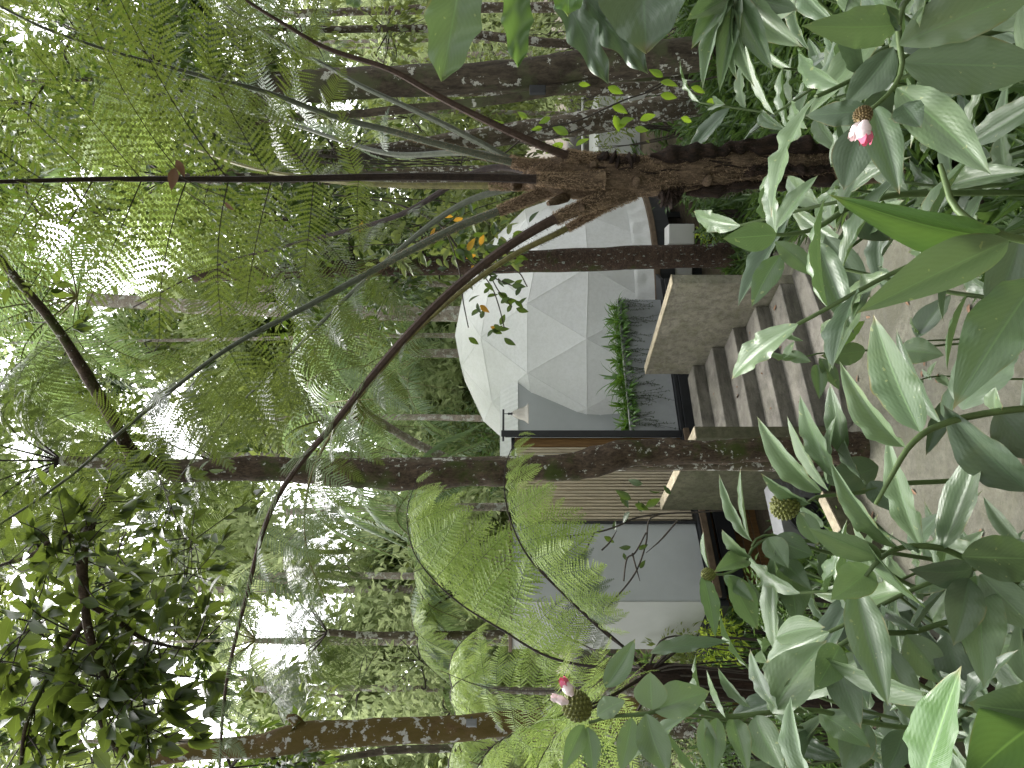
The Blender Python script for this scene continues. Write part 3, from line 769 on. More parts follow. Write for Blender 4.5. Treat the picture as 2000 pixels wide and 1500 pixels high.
# ------------------------------------------------------------------ main tree fern
def px(pts): return [P(*p) for p in pts]
fern = thing('tree_fern', 'tall tree fern with thick brown furry trunk and long arching stalks', 'tree fern', (P(1600, 318, 4)[0], 4, gz(P(1600, 318, 4)[0], 4)))
tp = [(1022, 338, 4, 10), (1035, 340, 4, 26), (1055, 342, 4, 33), (1080, 344, 4, 37), (1140, 348, 4, 43), (1210, 345, 4, 43), (1290, 344, 4, 37), (1350, 336, 4, 37), (1440, 330, 4, 37), (1540, 320, 4, 36), (1640, 326, 4, 33), (1740, 322, 4, 34)]
c = [P(*p[:3]) for p in tp]; r = [p[3] / F * 3.75 for p in tp]; c.append(np.array([c[-1][0], 4, gz(c[-1][0], 4) - .2])); r.append(.12)
g = G(); cc = spline(np.column_stack([np.array(c), np.array(r)]), 80)
tube(g, cc[:, :3], cc[:, 3], 28, 0, rough=.07, seed=3)
trunk = g.build('trunk', M['fibre'], fern)
# fuzz on the trunk
def hairs(path, rr, n, ln, q, g, mat=0, along=.5, wd=.0011):
    T, Nn, Bn = frames(path); k = q.integers(0, len(path) - 1, n); f = q.random(n)[:, None]
    p = path[k] * (1 - f) + path[k + 1] * f; a = q.random(n) * 2 * math.pi
    nr = np.cos(a)[:, None] * Nn[k] + np.sin(a)[:, None] * Bn[k]; p = p + nr * (rr[k] * .97)[:, None]
    dr = nr * .8 - T[k] * (q.normal(along, .5, n)[:, None]) + q.normal(0, .4, (n, 3)); dr /= np.linalg.norm(dr, axis=1)[:, None]
    L = ln * q.uniform(.4, 1.3, n)[:, None]; sd = np.cross(dr, q.normal(0, 1, (n, 3))); sd /= np.linalg.norm(sd, axis=1)[:, None]
    mid = p + dr * L * .55; tipp = p + dr * L + np.array([0, 0, -.25]) * L
    V = np.stack([p - sd * wd, p + sd * wd, mid + sd * wd * .8, mid - sd * wd * .8, tipp], 1).reshape(-1, 3)
    b = np.arange(n)[:, None] * 5
    g.add(V, b + np.array([[0, 1, 2, 3]]), mat); g.add(V[:0], np.zeros((0, 3), int), mat) if False else None
    g.F.append((b + np.array([[3, 2, 4]]) + (g.n - len(V)), mat))
q = np.random.default_rng(5)
g = G(); hairs(cc[:70, :3], cc[:70, 3], 26000, .018, q, g, wd=.0013); g.build('fibre_fuzz', M['hair'], fern)
# dark root mantle strips and old stipe scars down the sides
g = G()
for k, (x0, x1, y0, y1, w) in enumerate([(1270, 1640, 303, 280, 16), (1340, 1660, 376, 345, 13), (1450, 1660, 335, 322, 9), (1165, 1250, 312, 322, 12), (1285, 1335, 388, 374, 14), (1500, 1640, 300, 296, 10)]):
    n = 9; pp = [P(x0 + (x1 - x0) * t, y0 + (y1 - y0) * t + 3 * math.sin(t * 9 + k), 4 - (.085 if 300 < y0 < 370 else .02)) for t in np.linspace(0, 1, n)]
    tube(g, pp, [w * .2 / F * 4] + [w / F * 4 * (1 + .25 * math.sin(j * 2 + k)) for j in range(n - 2)] + [w * .3 / F * 4], 9, 0, steps=60, rough=.34, seed=k); hairs(spline(pp, 20), np.full(20, w / F * 4), 900, .02, q, g, mat=1, wd=.0014)
g.build('root_mantle', [M['fibre_dark'], M['rach_r']], fern)
g = G(); Tt, Nt, Bt = frames(cc[:, :3])
for k in range(95):
    i0 = int(q.integers(8, 62)); n_ = int(q.integers(8, 18)); a0 = q.uniform(0, 6.28); pp = []
    for j in range(i0, min(79, i0 + n_)):
        a = a0 + .12 * math.sin(j * .7 + k); rr = cc[j, 3] * (1.0 + .03 * math.sin(j * 1.3 + k)); pp.append(cc[j, :3] + rr * (math.cos(a) * Nt[j] + math.sin(a) * Bt[j]))
    rs = np.full(len(pp), q.uniform(.0025, .0065)); rs[0] = rs[-1] = .001; tube(g, pp, rs, 5, int(k % 3 == 0))
g.build('root_strands', [M['fibre'], M['fibre_dark']], fern)
for k, (x, y) in enumerate([(1245, 352), (1160, 322), (1385, 350)]):
    g = G(); p = P(x, y, 4 - .12); tube(g, [p + [0, .05, 0], p, p + [0, -.012, 0]], [.028, .024, .012], 10); g.build('stipe_scar', M['fibre'], fern)
for (x0, y0, x1, y1) in [(1105, 385, 1070, 398), (1135, 402, 1138, 408), (1010, 362, 1000, 366)]:
    g = G(); tube(g, [P(x0, y0, 3.98), P((x0+x1)/2, (y0+y1)/2, 3.9), P(x1, y1, 3.86)], [.03, .026, .012], 9, rough=.05); g.build('crozier', M['fibre'], fern)

SP = [  # px points (x, y, Y), radius px, material, fronds
 dict(p=[(1120,325,4.0),(1030,322,3.97),(870,285,3.9),(760,255,3.85),(650,227,3.8),(520,180,3.7),(400,150,3.55),(280,118,3.4),(200,95,3.3),(80,52,3.15),(-80,-30,3.0)], r=11, m='rach_g', L=.62, t0=.46, lv=3, f='fern_dk', pr=10, hint=(-.2,.5,1)),
 dict(p=[(1190,318,4.0),(1120,306,3.9),(1060,285,3.82),(960,240,3.7),(860,190,3.6),(760,135,3.5),(640,95,3.4),(560,50,3.3),(480,0,3.2),(330,-110,3.0)], r=12, m='rach_r', L=.45, t0=.72, lv=2, f='fern_dk', pr=6),
 dict(p=[(1110,330,4.1),(1030,325,4.1),(930,275,4.15),(830,225,4.2),(700,165,4.25),(640,130,4.3),(560,90,4.3),(480,40,4.3),(400,-20,4.3),(250,-120,4.2)], r=9, m='rach_g', L=.55, t0=.56, lv=2, f='fern_g', pr=8),
 dict(p=[(1180,352,3.9),(1100,352,3.88),(1000,348,3.82),(800,345,3.6),(500,350,3.2),(200,350,2.75),(0,355,2.45),(-260,360,2.15)], r=13, m='rach_d', L=.70, t0=.42, lv=3, f='fern_dk', pr=11, hint=(.0,.9,.55), droop=.12, lift=.25),
 dict(p=[(1080,358,4.15),(1000,362,4.2),(700,358,4.5),(500,330,4.8),(380,290,5.1),(300,250,5.3)], r=9, m='rach_o', L=.55, t0=.35, lv=2, f='fern_dk', pr=9),
 dict(p=[(1120,365,4.0),(1060,378,4.0),(980,410,4.0),(900,440,4.02),(800,490,4.05),(740,522,4.08),(600,598,4.1),(480,660,4.1),(400,712,4.05),(250,832,3.95),(150,920,3.8),(60,985,3.65),(-60,1060,3.5)], r=11, m='rach_g', L=.66, t0=.34, lv=3, f='fern_dk', pr=13, hint=(-.2,.3,1), droop=.55),
 dict(p=[(1230,372,4.0),(1180,388,3.95),(1080,430,3.9),(980,490,3.85),(880,570,3.8),(800,650,3.75),(730,730,3.75),(650,830,3.75),(590,900,3.75),(540,975,3.72),(510,1050,3.7),(485,1150,3.65),(455,1270,3.6),(440,1350,3.58),(432,1440,3.55),(428,1530,3.5)], r=13.5, m='rach_r', L=.40, t0=.46, lv=3, f='fern_g', pr=11, hint=(0,.45,1), droop=.40, prof0=.75, tip=.35),
 dict(p=[(1240,378,4.05),(1190,400,4.05),(1100,450,4.1),(1000,500,4.15),(900,570,4.2),(800,660,4.3),(730,742,4.4),(640,860,4.5),(600,960,4.6),(600,1080,4.7),(640,1180,4.7)], r=8.5, m='rach_o', L=.50, t0=.45, lv=2, f='fern_dk', pr=10, droop=.5),
 # fronds behind, going up and away
 dict(p=[(1080,345,4.2),(950,330,4.4),(780,420,4.7),(600,470,5.0),(420,520,5.2),(260,600,5.3)], r=8, m='rach_d', L=.62, t0=.3, lv=2, f='fern_dk', pr=11, droop=.5),
 dict(p=[(1080,345,4.2),(940,300,4.5),(760,300,4.9),(560,240,5.3),(400,200,5.5),(200,180,5.6)], r=8, m='rach_g', L=.6, t0=.35, lv=2, f='fern_g', pr=10, droop=.5),
 dict(p=[(1090,350,4.1),(900,400,4.4),(700,560,4.7),(560,700,4.9),(440,820,5.0),(330,960,5.0)], r=8, m='rach_g', L=.6, t0=.35, lv=2, f='fern_dk', pr=11, droop=.6),
]
def flabel(i): return ['green stalked frond sweeping to the upper right', 'dark red stalked frond', 'grey green stalked frond', 'frond with the straight black upright stalk', 'olive stalked frond', 'frond with the long pale green stalk', 'frond with the longest arching dark stalk', 'yellow green stalked frond'][i] if i < 8 else None
for i, s in enumerate(SP):
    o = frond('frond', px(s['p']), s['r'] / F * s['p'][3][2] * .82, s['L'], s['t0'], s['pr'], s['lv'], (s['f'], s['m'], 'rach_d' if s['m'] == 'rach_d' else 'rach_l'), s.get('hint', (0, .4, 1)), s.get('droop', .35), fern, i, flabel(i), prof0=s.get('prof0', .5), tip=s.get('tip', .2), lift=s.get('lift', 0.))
    # furry base and fuzz on the lower stipe
    if i < 8:
        nb = 8; cb = spline(px(s['p']), 60)[:nb]; g = G(); rb = s['r'] / F * 4 * np.linspace(1.35, .84, nb); tube(g, cb, rb, 12, 0, rough=.07, seed=i); hairs(cb, rb, 2500, .014, q, g, mat=1, wd=.0013)
        g.build('stalk_base', [M['fibre'], M['hair']], o)
        c = spline(px(s['p']), 60)[:22]; g = G(); hairs(c, np.full(22, s['r'] / F * s['p'][3][2] * .8), 2200, .010 if i not in (0, 2) else .006, q, g, wd=.0007)
        fz = g.build('stalk_fuzz', M['hair'] if i in (0, 5) else M['rach_r'], o); 

# ------------------------------------------------------------------ second tree fern (far left)
f2 = thing('tree_fern', 'smaller tree fern with light green comb like fronds in front of the grey cabin', 'tree fern', (P(1500, 1345, 4.6)[0], 4.6, gz(P(1500, 1345, 4.6)[0], 4.6)))
c = [P(1248, 1318, 4.6), P(1300, 1322, 4.6), P(1400, 1335, 4.6), P(1520, 1345, 4.6), P(1620, 1350, 4.6)]; c.append(np.array([c[-1][0], 4.6, -.2]))
g = G(); tube(g, c, [.07, .10, .12, .12, .12, .13], 18, 0, steps=50, rough=.12, seed=8); g.build('trunk', M['fibre_dark'], f2)
S2 = [
 dict(p=[(1262,1312,4.6),(1225,1270,4.5),(1180,1235,4.4),(1100,1160,4.3),(1030,1085,4.25),(995,1010,4.2),(985,950,4.2),(990,900,4.2),(1012,850,4.2)], L=.48, t0=.28, pr=21, droop=.9, f='fern_l'),
 dict(p=[(1262,1310,4.6),(1200,1305,4.65),(1130,1298,4.7),(1060,1278,4.75),(980,1230,4.8),(900,1180,4.85),(840,1125,4.9),(805,1070,4.9),(795,1000,4.9),(812,940,4.9)], L=.82, t0=.24, pr=21, droop=.75, f='fern_l'),
 dict(p=[(1260,1312,4.55),(1215,1262,4.45),(1150,1205,4.35),(1090,1150,4.3),(1040,1090,4.25),(1010,1030,4.3)], L=.34, t0=.40, pr=12, droop=1.1, f='fern_g'),
 dict(p=[(1255,1325,4.5),(1180,1365,4.2),(1100,1395,4.0),(1030,1420,3.9),(960,1460,3.8),(920,1520,3.7)], L=.60, t0=.2, pr=17, droop=.6, f='fern_l'),
 dict(p=[(1260,1320,4.4),(1180,1370,3.9),(1120,1410,3.6),(1070,1460,3.4),(1040,1520,3.2)], L=.40, t0=.6, pr=7, droop=.5, f='fern_l'),
 dict(p=[(1265,1330,4.6),(1250,1380,4.6),(1210,1440,4.6),(1230,1520,4.6)], L=.45, t0=.25, pr=10, droop=.8, f='fern'),
 dict(p=[(1262,1312,4.6),(1160,1340,4.9),(1040,1350,5.1),(940,1340,5.3),(860,1310,5.4)], L=.60, t0=.3, pr=13, droop=.7, f='fern_l'),
 dict(p=[(1262,1312,4.7),(1210,1290,5.0),(1150,1265,5.3),(1090,1230,5.5),(1050,1180,5.6)], L=.42, t0=.45, pr=10, droop=.8, f='fern'),
]
for i, s in enumerate(S2):
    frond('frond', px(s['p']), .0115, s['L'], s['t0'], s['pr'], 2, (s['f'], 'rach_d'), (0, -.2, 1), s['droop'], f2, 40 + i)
# old dead stipes hanging from its crown
g = G()
for k in range(26):
    a = q.uniform(0, 6.28); b = P(1262, 1318, 4.6); e = b + [math.cos(a) * .22, math.sin(a) * .22, -q.uniform(.4, .95)]
    tube(g, [b, (b + e) / 2 + [math.cos(a) * .12, 0, .12], e], [.008, .006, .003], 5, steps=12)
g.build('dead_stipes', M['twig'], f2)

# ------------------------------------------------------------------ distant tree ferns
def small_fern(x, y, Y, n, R, label, mat='fern_l', lv=0, seed=0, a0=0, a1=6.28, trunk=True, rise=.35):
    q = np.random.default_rng(seed); b = P(x, y, Y)
    t = thing('tree_fern', label, 'tree fern', (b[0], Y, gz(b[0], Y)), 'smaller tree ferns in the wood')
    if trunk:
        g = G(); tube(g, [b, b - [.05, 0, .8], [b[0], Y, gz(b[0], Y) - .2]], [.06, .08, .10], 10, 0, steps=24, rough=.1, seed=seed); g.build('trunk', M['bark_pale'], t)
    for k in range(n):
        a = a0 + (a1 - a0) * (k + q.random() * .5) / n; h = np.array([math.cos(a), math.sin(a), 0]); r = R * q.uniform(.8, 1.15)
        pts = [b, b + h * r * .3 + UZ * r * rise, b + h * r * .65 + UZ * r * (rise + .02), b + h * r + UZ * r * (rise - .35)]
        frond('frond', pts, .012, r * .32, .15, 18, lv, (mat, 'rach_d'), (0, 0, 1), .35, t, seed * 20 + k)
    return t

HOLES = [(130,440,85),(240,525,78),(205,590,34),(335,880,55),(405,1440,80),(565,1280,46),(620,205,36),(510,55,46),(50,895,42),(40,1130,34),(545,935,42),(300,1230,34),(640,1060,34),(130,1290,34),(100,1180,34),(260,1040,30),(330,1390,48),(440,1330,30),(150,1400,28),(520,1200,30),(700,960,24),(620,1180,26),(10,700,30),(30,60,30)]
LW = 1.35
# ------------------------------------------------------------------ trees with trunk, limbs, crown
def tree(name, label, pts, mat, cat='tree', Y=None, limbs=(), crowns=(), leafm='tleaf', lsize=.12, T=L_LO, seed=0, rough=.05, group=None, n=14, dens=1., asp=.42, hang=.35, shell=.35):
    """pts: (x, y, Y, diameter px) from top to bottom, continued to the ground"""
    q = np.random.default_rng(seed + 900)
    c = [P(*p[:3]) for p in pts]; r = [p[3] / 2 / F * p[2] for p in pts]
    b = c[-1]; zg = gz(b[0], b[1]) - .2
    if b[2] > zg + .1: c.append(np.array([b[0] + (b[0] - c[-2][0]) * .2, b[1], zg])); r.append(r[-1] * 1.15)
    t = thing(name, label, cat, (c[-1][0], c[-1][1], zg + .2), group)
    g = G(); cc = spline(np.column_stack([np.array(c), np.array(r)]), max(30, 8 * len(c)))
    tube(g, cc[:, :3], cc[:, 3], n, 0, rough=rough, seed=seed); g.build('trunk', M[mat], t)
    for lb in limbs:
        g = G(); lc = [P(*p[:3]) for p in lb]; lr = [p[3] / 2 / F * p[2] for p in lb]
        l4 = spline(np.column_stack([np.array(lc), np.array(lr) * LW]), 8 * len(lc)); tube(g, l4[:, :3], l4[:, 3], 8, 0, rough=.06, seed=seed); g.build('limb', M[mat], t)
    if crowns:
        g = G(); k = 0
        for (x, y, Yc, rp, m) in crowns:
            tw = G(); m = int(m * (.45 if Yc > 5 and any(math.hypot(x - a_, y - b_) < r_ + rp * .7 for a_, b_, r_ in HOLES) else 1))
            cen = P(x, y, Yc); R = rp / F * Yc
            near = cc[int(np.argmin(np.linalg.norm(cc[:, :3] - cen, axis=1))), :3]
            tube(tw, [near, (near + cen) / 2 + q.normal(0, .12 * R, 3), cen], [min(.05, r[0] * .7), .02, .008], 5, steps=12, rough=.05)
            for j in range(7):
                e = cen + unit(q.normal(0, 1, 3)) * R * .8; tube(tw, [cen, (cen + e) / 2 + q.normal(0, .08 * R, 3), e], [.012, .008, .003], 4, steps=7)
            clump(g, cen, R, int(m * dens * 1.1), lsize * 1.08, q, 0, T, hang, shell, asp)
            tw.build('branch', M['twig'], t); k += 1
        g.build('crown', M[leafm], t, smooth=T is not L_LO)
    return t

# centre mossy tree, with its low limb reaching toward the viewer
T1 = tree('mossy_tree', 'dark mossy barked tree standing against the left side wall of the stair', [(255,886,6.5,20),(300,904,6.65,26),(340,926,6.75,32),(420,918,6.85,42),(525,915,6.9,48),(620,925,6.9,52),(700,925,6.9,54),(770,932,6.9,54),(850,928,6.9,52),(970,923,6.9,51),(1030,918,6.9,46),(1090,914,6.9,50),(1150,903,6.9,56),(1210,888,6.9,56),(1270,883,6.9,50),(1330,884,6.9,47),(1450,880,6.9,48),(1560,876,6.9,52),(1640,872,6.9,62)], 'bark_moss', rough=.09, n=20, seed=1,
  limbs=[[(275,893,6.55,22),(259,888,6.5,22),(234,845,6.3,18),(170,735,6.0,17),(110,640,5.8,14),(20,530,5.6,12),(-60,440,5.6,10)],
         [(270,890,6.5,19),(240,915,6.2,20),(215,960,5.6,19),(180,1010,5.0,18),(163,1062,4.6,15),(160,1110,4.5,15),(165,1175,4.4,13),(172,1230,4.3,12),(190,1290,4.25,11),(207,1335,4.2,9),(195,1400,4.2,7),(225,1460,4.2,6),(260,1490,4.2,4)],
         [(163,1070,4.6,9),(120,1040,4.6,8),(70,1080,4.6,7),(0,1105,4.6,5)],
         [(168,1210,4.35,9),(120,1280,4.3,8),(80,1350,4.25,7),(50,1420,4.2,6),(40,1500,4.2,5)],
         [(172,1180,4.4,8),(230,1215,4.45,7),(275,1245,4.5,6),(330,1262,4.5,5),(375,1268,4.5,3)],
         [(207,1335,4.2,6),(240,1345,4.2,5),(285,1335,4.2,3)]])
# big leaves on that limb
def leafy_limb(parent, polys, per, size, q, mat='tleaf', spread=.16, T=L_MID, asp=.46, name='leaves', gap=.0):
    g = G()
    for pl_ in polys:
        tw = G(); c = spline([P(*p[:3]) for p in pl_], 30)
        for k in range(per):
            i = int(q.integers(2, 30)); b = c[i]; d = unit(q.normal(0, 1, 3) + [0, 0, -.15]); e = b + d * spread * q.uniform(.5, 2.2)
            tube(tw, [b, (b + e) / 2 + q.normal(0, .02, 3), e], [.006, .004, .002], 4, steps=5)
            n = int(q.integers(4, 8)); pos = e + (b - e) * (q.random(n)[:, None] * .6)
            x = d + q.normal(0, .75, (n, 3)); x[:, 2] -= .35; up = q.normal(0, .5, (n, 3)) + [0, 0, 1]; L = size * q.uniform(.7, 1.2, n)
            scatter(g, T, pos, x, up, L, L * asp * q.uniform(.85, 1.15, n), 0, q)
        tube(tw, c, .004, 4); tw.build('branch', M['twig'], parent)
    o = g.build(name, M[mat], parent, smooth=True)
q = np.random.default_rng(77)
leafy_limb(T1, [[(215,960,5.0),(163,1062,4.6),(165,1175,4.4)],[(165,1175,4.4),(190,1290,4.25),(207,1400,4.2),(225,1480,4.2)],[(163,1070,4.6),(70,1080,4.6),(0,1105,4.6)],[(168,1210,4.35),(80,1350,4.25),(40,1500,4.2)],[(172,1180,4.4),(275,1245,4.5),(375,1268,4.5)],[(207,1335,4.2),(285,1335,4.2),(350,1320,4.2)],[(90,1210,4.3),(20,1260,4.3),(-30,1350,4.3)],[(190,1290,4.25),(260,1400,4.2),(330,1440,4.2)]], 17, .16, q, 'bigleaf', spread=.27)
leafy_limb(T1, [[(234,845,6.3),(110,640,5.8),(-60,440,5.6)],[(300,900,6.5),(330,980,5.6),(360,1050,5.4)]], 8, .15, q, 'bigleaf', spread=.2)
leafy_limb(T1, [[(250,1000,6.5),(200,1200,6.5),(150,1400,6.5)],[(380,1000,6.8),(360,1150,6.8),(330,1300,6.6)],[(100,1000,6.5),(60,1200,6.2),(40,1400,6.0)],[(300,1100,7),(280,1300,7),(290,1480,7)]], 24, .17, q, 'bigleaf', spread=.45)

LW = 1.0
T2 = tree('ringed_tree', 'straight dark trunk with pale lichen rings crossing in front of the white dome', [(380,540,10.4,24),(600,528,10.4,32),(850,519,10.4,38),(1000,512,10.4,43),(1150,507,10.4,46),(1270,502,10.4,47),(1400,499,10.4,49),(1445,498,10.4,54)], 'bark_dark', crowns=[(640,420,10.2,110,500),(760,560,10.5,90,420),(820,440,10.3,80,360),(560,560,10.5,120,500),(700,300,10.8,100,420)], leafm='tleaf', lsize=.13, rough=.03, n=18, seed=2)
T3 = tree('lichen_tree', 'thick grey trunk blotched with white lichen, the widest one at the right', [(300,205,8.2,40),(480,185,8.2,50),(650,165,8.2,60),(860,156,8.2,58),(1070,140,8.2,64),(1210,124,8.2,64),(1350,107,8.2,68),(1480,95,8.2,78)], 'bark_lich', n=22, seed=3, rough=.05,
   limbs=[[(1180,152,8.2,20),(1130,168,8.15,18),(1010,190,8.1,18),(900,203,8.1,18),(760,216,8.1,17),(700,222,8.1,16),(560,232,8.1,13),(420,260,8.1,9)]], crowns=[(480,160,8.0,120,500),(420,330,8.2,130,520),(650,290,8.4,90,300),(300,120,8.0,140,600)], leafm='tleaf', lsize=.13)
T4 = tree('leaning_tree', 'leaning trunk densely flecked with pale lichen just right of the tree fern', [(430,335,10.5,20),(650,305,10.5,26),(780,292,10.5,32),(860,280,10.5,34),(1000,260,10.5,42),(1175,235,10.5,48),(1350,203,10.5,52),(1450,190,10.5,56)], 'bark_pale', n=18, seed=4, rough=.05, crowns=[(560,330,10.5,120,420)], leafm='tleaf_y', lsize=.14)
tree('thin_tree', 'thin crooked lichen trunk near the right edge, left of the big jagged leaf', [(380,70,9.5,10),(520,55,9.5,12),(650,58,9.5,13),(820,56,9.5,14),(930,68,9.5,16),(1060,82,9.5,17),(1200,90,9.5,18),(1350,95,9.5,20)], 'bark_pale', seed=5, rough=.08, n=10, crowns=[(600,60,9.5,120,420),(760,60,9.6,80,260)], leafm='tleaf_y', lsize=.12)
tree('thin_tree', 'thin pale trunk at the extreme right edge of the wood', [(500,30,12,14),(880,17,12,18),(1080,14,12,20),(1300,10,12,22)], 'bark_pale', seed=6, rough=.06, n=10, crowns=[(560,60,12,130,420)], leafm='tleaf_y', lsize=.16)
tree('thin_tree', 'slender brown trunk partly hidden behind the fern stalks', [(560,335,14,12),(750,333,14,14),(1000,330,14,16),(1250,330,14,18)], 'bark_pale', seed=7, rough=.06, n=10, crowns=[(640,330,14,110,400)], leafm='tleaf_y', lsize=.18)
T8 = tree('orange_mossy_tree', 'thick trunk coated in orange moss with a small box on it at the far left', [(300,1480,7,30),(420,1462,7,36),(500,1458,7,44),(590,1440,7,54),(650,1434,7,52),(760,1428,7,50),(860,1424,7,49),(964,1416,7,48),(1100,1405,7,50),(1250,1388,7,52),(1420,1365,7,56),(1560,1345,7,60)], 'bark_orange', n=20, seed=8, rough=.05, limbs=[[(600,1440,7,30),(575,1405,7,20),(560,1400,7,10)]], crowns=[(450,1500,7,110,300),(560,1500,7.3,90,260)], leafm='tleaf', lsize=.14)
tree('thin_tree', 'thin grey trunk behind the orange mossy one', [(620,1490,10,12),(760,1466,10,14),(860,1462,10,15),(960,1456,10,16),(1200,1448,10,18)], 'bark_lich', seed=9, n=10, rough=.05, crowns=[(600,1480,10,90,260)], leafm='tleaf_y', lsize=.16)

def palm_trunk(name, label, pts, seed, mat='bark_far', crown=None, group='coconut palms behind the dome', fl=2.6, nf=14, fm='palm'):
    t = tree(name, label, pts, mat, 'palm', seed=seed, rough=.02, n=10, group=None)
    if crown:
        b = P(*crown); qq = np.random.default_rng(seed)
        for k in range(nf):
            a = 2 * math.pi * (k + qq.random() * .6) / nf; h = np.array([math.cos(a), math.sin(a), 0]); up = qq.uniform(-.1, .75); L = fl * qq.uniform(.8, 1.1)
            palm_frond(t, [b, b + h * L * .35 + UZ * L * (.1 + up * .35), b + h * L * .72 + UZ * L * (up * .45 - .05), b + h * L * .95 + UZ * L * (up * .3 - .42)], L * .24, seed * 30 + k, mat=fm)
    return t
def palm_frond(parent, pts, ll, seed, n=46, mat='palm', wd=.022, rad=.02, hang=.9):
    qq = np.random.default_rng(seed); c = spline(pts, 40); g = G(); tube(g, c, np.linspace(rad, .004, 40), 5, 1)
    Tn = np.gradient(c, axis=0); Tn /= np.linalg.norm(Tn, axis=1)[:, None]
    tt = np.linspace(.12, .99, n)
    V, A, Fq = [], [], []; base = 0
    for t in tt:
        p = np.array([np.interp(t, np.linspace(0, 1, 40), c[:, j]) for j in range(3)]); T = unit([np.interp(t, np.linspace(0, 1, 40), Tn[:, j]) for j in range(3)])
        S = unit(np.cross(T, UZ)) if abs(T[2]) < .95 else np.array([1., 0, 0])
        L = ll * math.sin(math.pi * (.18 + .74 * t)) * qq.uniform(.85, 1.1)
        for s in (-1, 1):
            d = unit(S * s + T * .55 + UZ * qq.normal(-.15, .12)); cur = p.copy(); rn = qq.random()
            w = wd * L / ll; sw = unit(np.cross(d, UZ) + UZ * .2)
            for k in range(5):
                f = [1, 1, .85, .55, .05][k]; V += [cur - sw * w * f, cur + sw * w * f]; A += [(-1, k / 4, rn), (1, k / 4, rn)]
                cur = cur + d * L / 4; d = unit(d - UZ * hang * .38)
            for k in range(4): Fq.append((base + 2*k, base + 2*k+2, base + 2*k+3, base + 2*k+1))
            base += 10
    g.add(V, np.array(Fq), 0, A)
    return g.build('frond', [M[mat], M['rach_o']], parent, smooth=True)

palm_trunk('coconut_palm', 'tall grey coconut palm trunk showing in the open sky near the top', [(175,585,16,26),(290,592,16,27),(400,600,16,28),(800,612,16,30)], 31, crown=(150,580,16), fl=3.4, nf=13)
palm_trunk('coconut_palm', 'coconut palm with long drooping grey green fronds just left of the dome top', [(712,800,13.5,16),(760,835,13.5,16),(840,880,13.5,17),(900,903,13.5,18),(1100,908,13.5,19)], 32, crown=(715,800,13.5), fl=3.3, nf=19)
palm_trunk('coconut_palm', 'thin palm trunk flecked white between the two tree ferns', [(560,1000,15,13),(700,994,15,14),(820,992,15,15),(960,990,15,16),(1100,990,15,17)], 33)
palm_trunk('coconut_palm', 'thin ringed palm trunk against the bright gap of sky at the left', [(500,1252,17,9),(620,1255,17,10),(760,1255,17,11),(1000,1255,17,13)], 34, crown=(500,1250,17), fl=2.6, nf=11, fm='far')
palm_trunk('coconut_palm', 'low palm with fan of pale drooping fronds above the grey cabin', [(880,1085,13,16),(960,1090,13,18),(1100,1092,13,20)], 35, crown=(850,1080,13), fl=2.3, nf=14)
palm_trunk('coconut_palm', 'palm whose crown spreads just above the dome top', [(800,690,21,16),(865,690,21,17),(1000,690,21,18),(1200,690,21,18)], 36, mat='bark_far', crown=(820,690,21), fl=3.6, nf=12)
palm_trunk('coconut_palm', 'small palm behind the lichen trunks at the right', [(720,120,20,14),(900,110,20,15),(1100,105,20,16)], 37, crown=(740,120,20), fl=3.2, nf=12, fm='far')
palm_trunk('coconut_palm', 'palm with pale fronds hanging behind the orange mossy trunk', [(960,1440,14,16),(1100,1440,14,17),(1300,1440,14,18)], 38, crown=(930,1440,14), fl=2.4, nf=12)

small_fern(640, 1235, 12.5, 11, 2.3, 'tree fern with arching fronds in the gap left of the mossy trunk', 'fern', 1, 61, rise=.2)
small_fern(900, 1150, 12.5, 10, 1.9, 'pale tree fern behind the comb like fronds', 'fern_l', 0, 62)
small_fern(430, 905, 8.6, 12, 1.5, 'tall tree fern behind the upper part of the mossy trunk', 'fern', 0, 64, rise=.3)
small_fern(660, 512, 11.6, 11, 1.7, 'tree fern over the dome, its stem behind the ringed trunk', 'fern', 0, 65)
small_fern(120, 900, 7.6, 12, 1.5, 'tall tree fern at the very top of the wood', 'fern', 1, 66)
small_fern(330, 345, 9.5, 12, 1.7, 'tall tree fern under the bright patch of sky', 'fern_l', 0, 67)
small_fern(960, 1420, 8, 9, 1.1, 'tree fern low at the far left', 'fern_l', 0, 68)
small_fern(560, 170, 9.2, 11, 1.6, 'tree fern behind the top of the thick lichen trunk', 'fern', 0, 69)

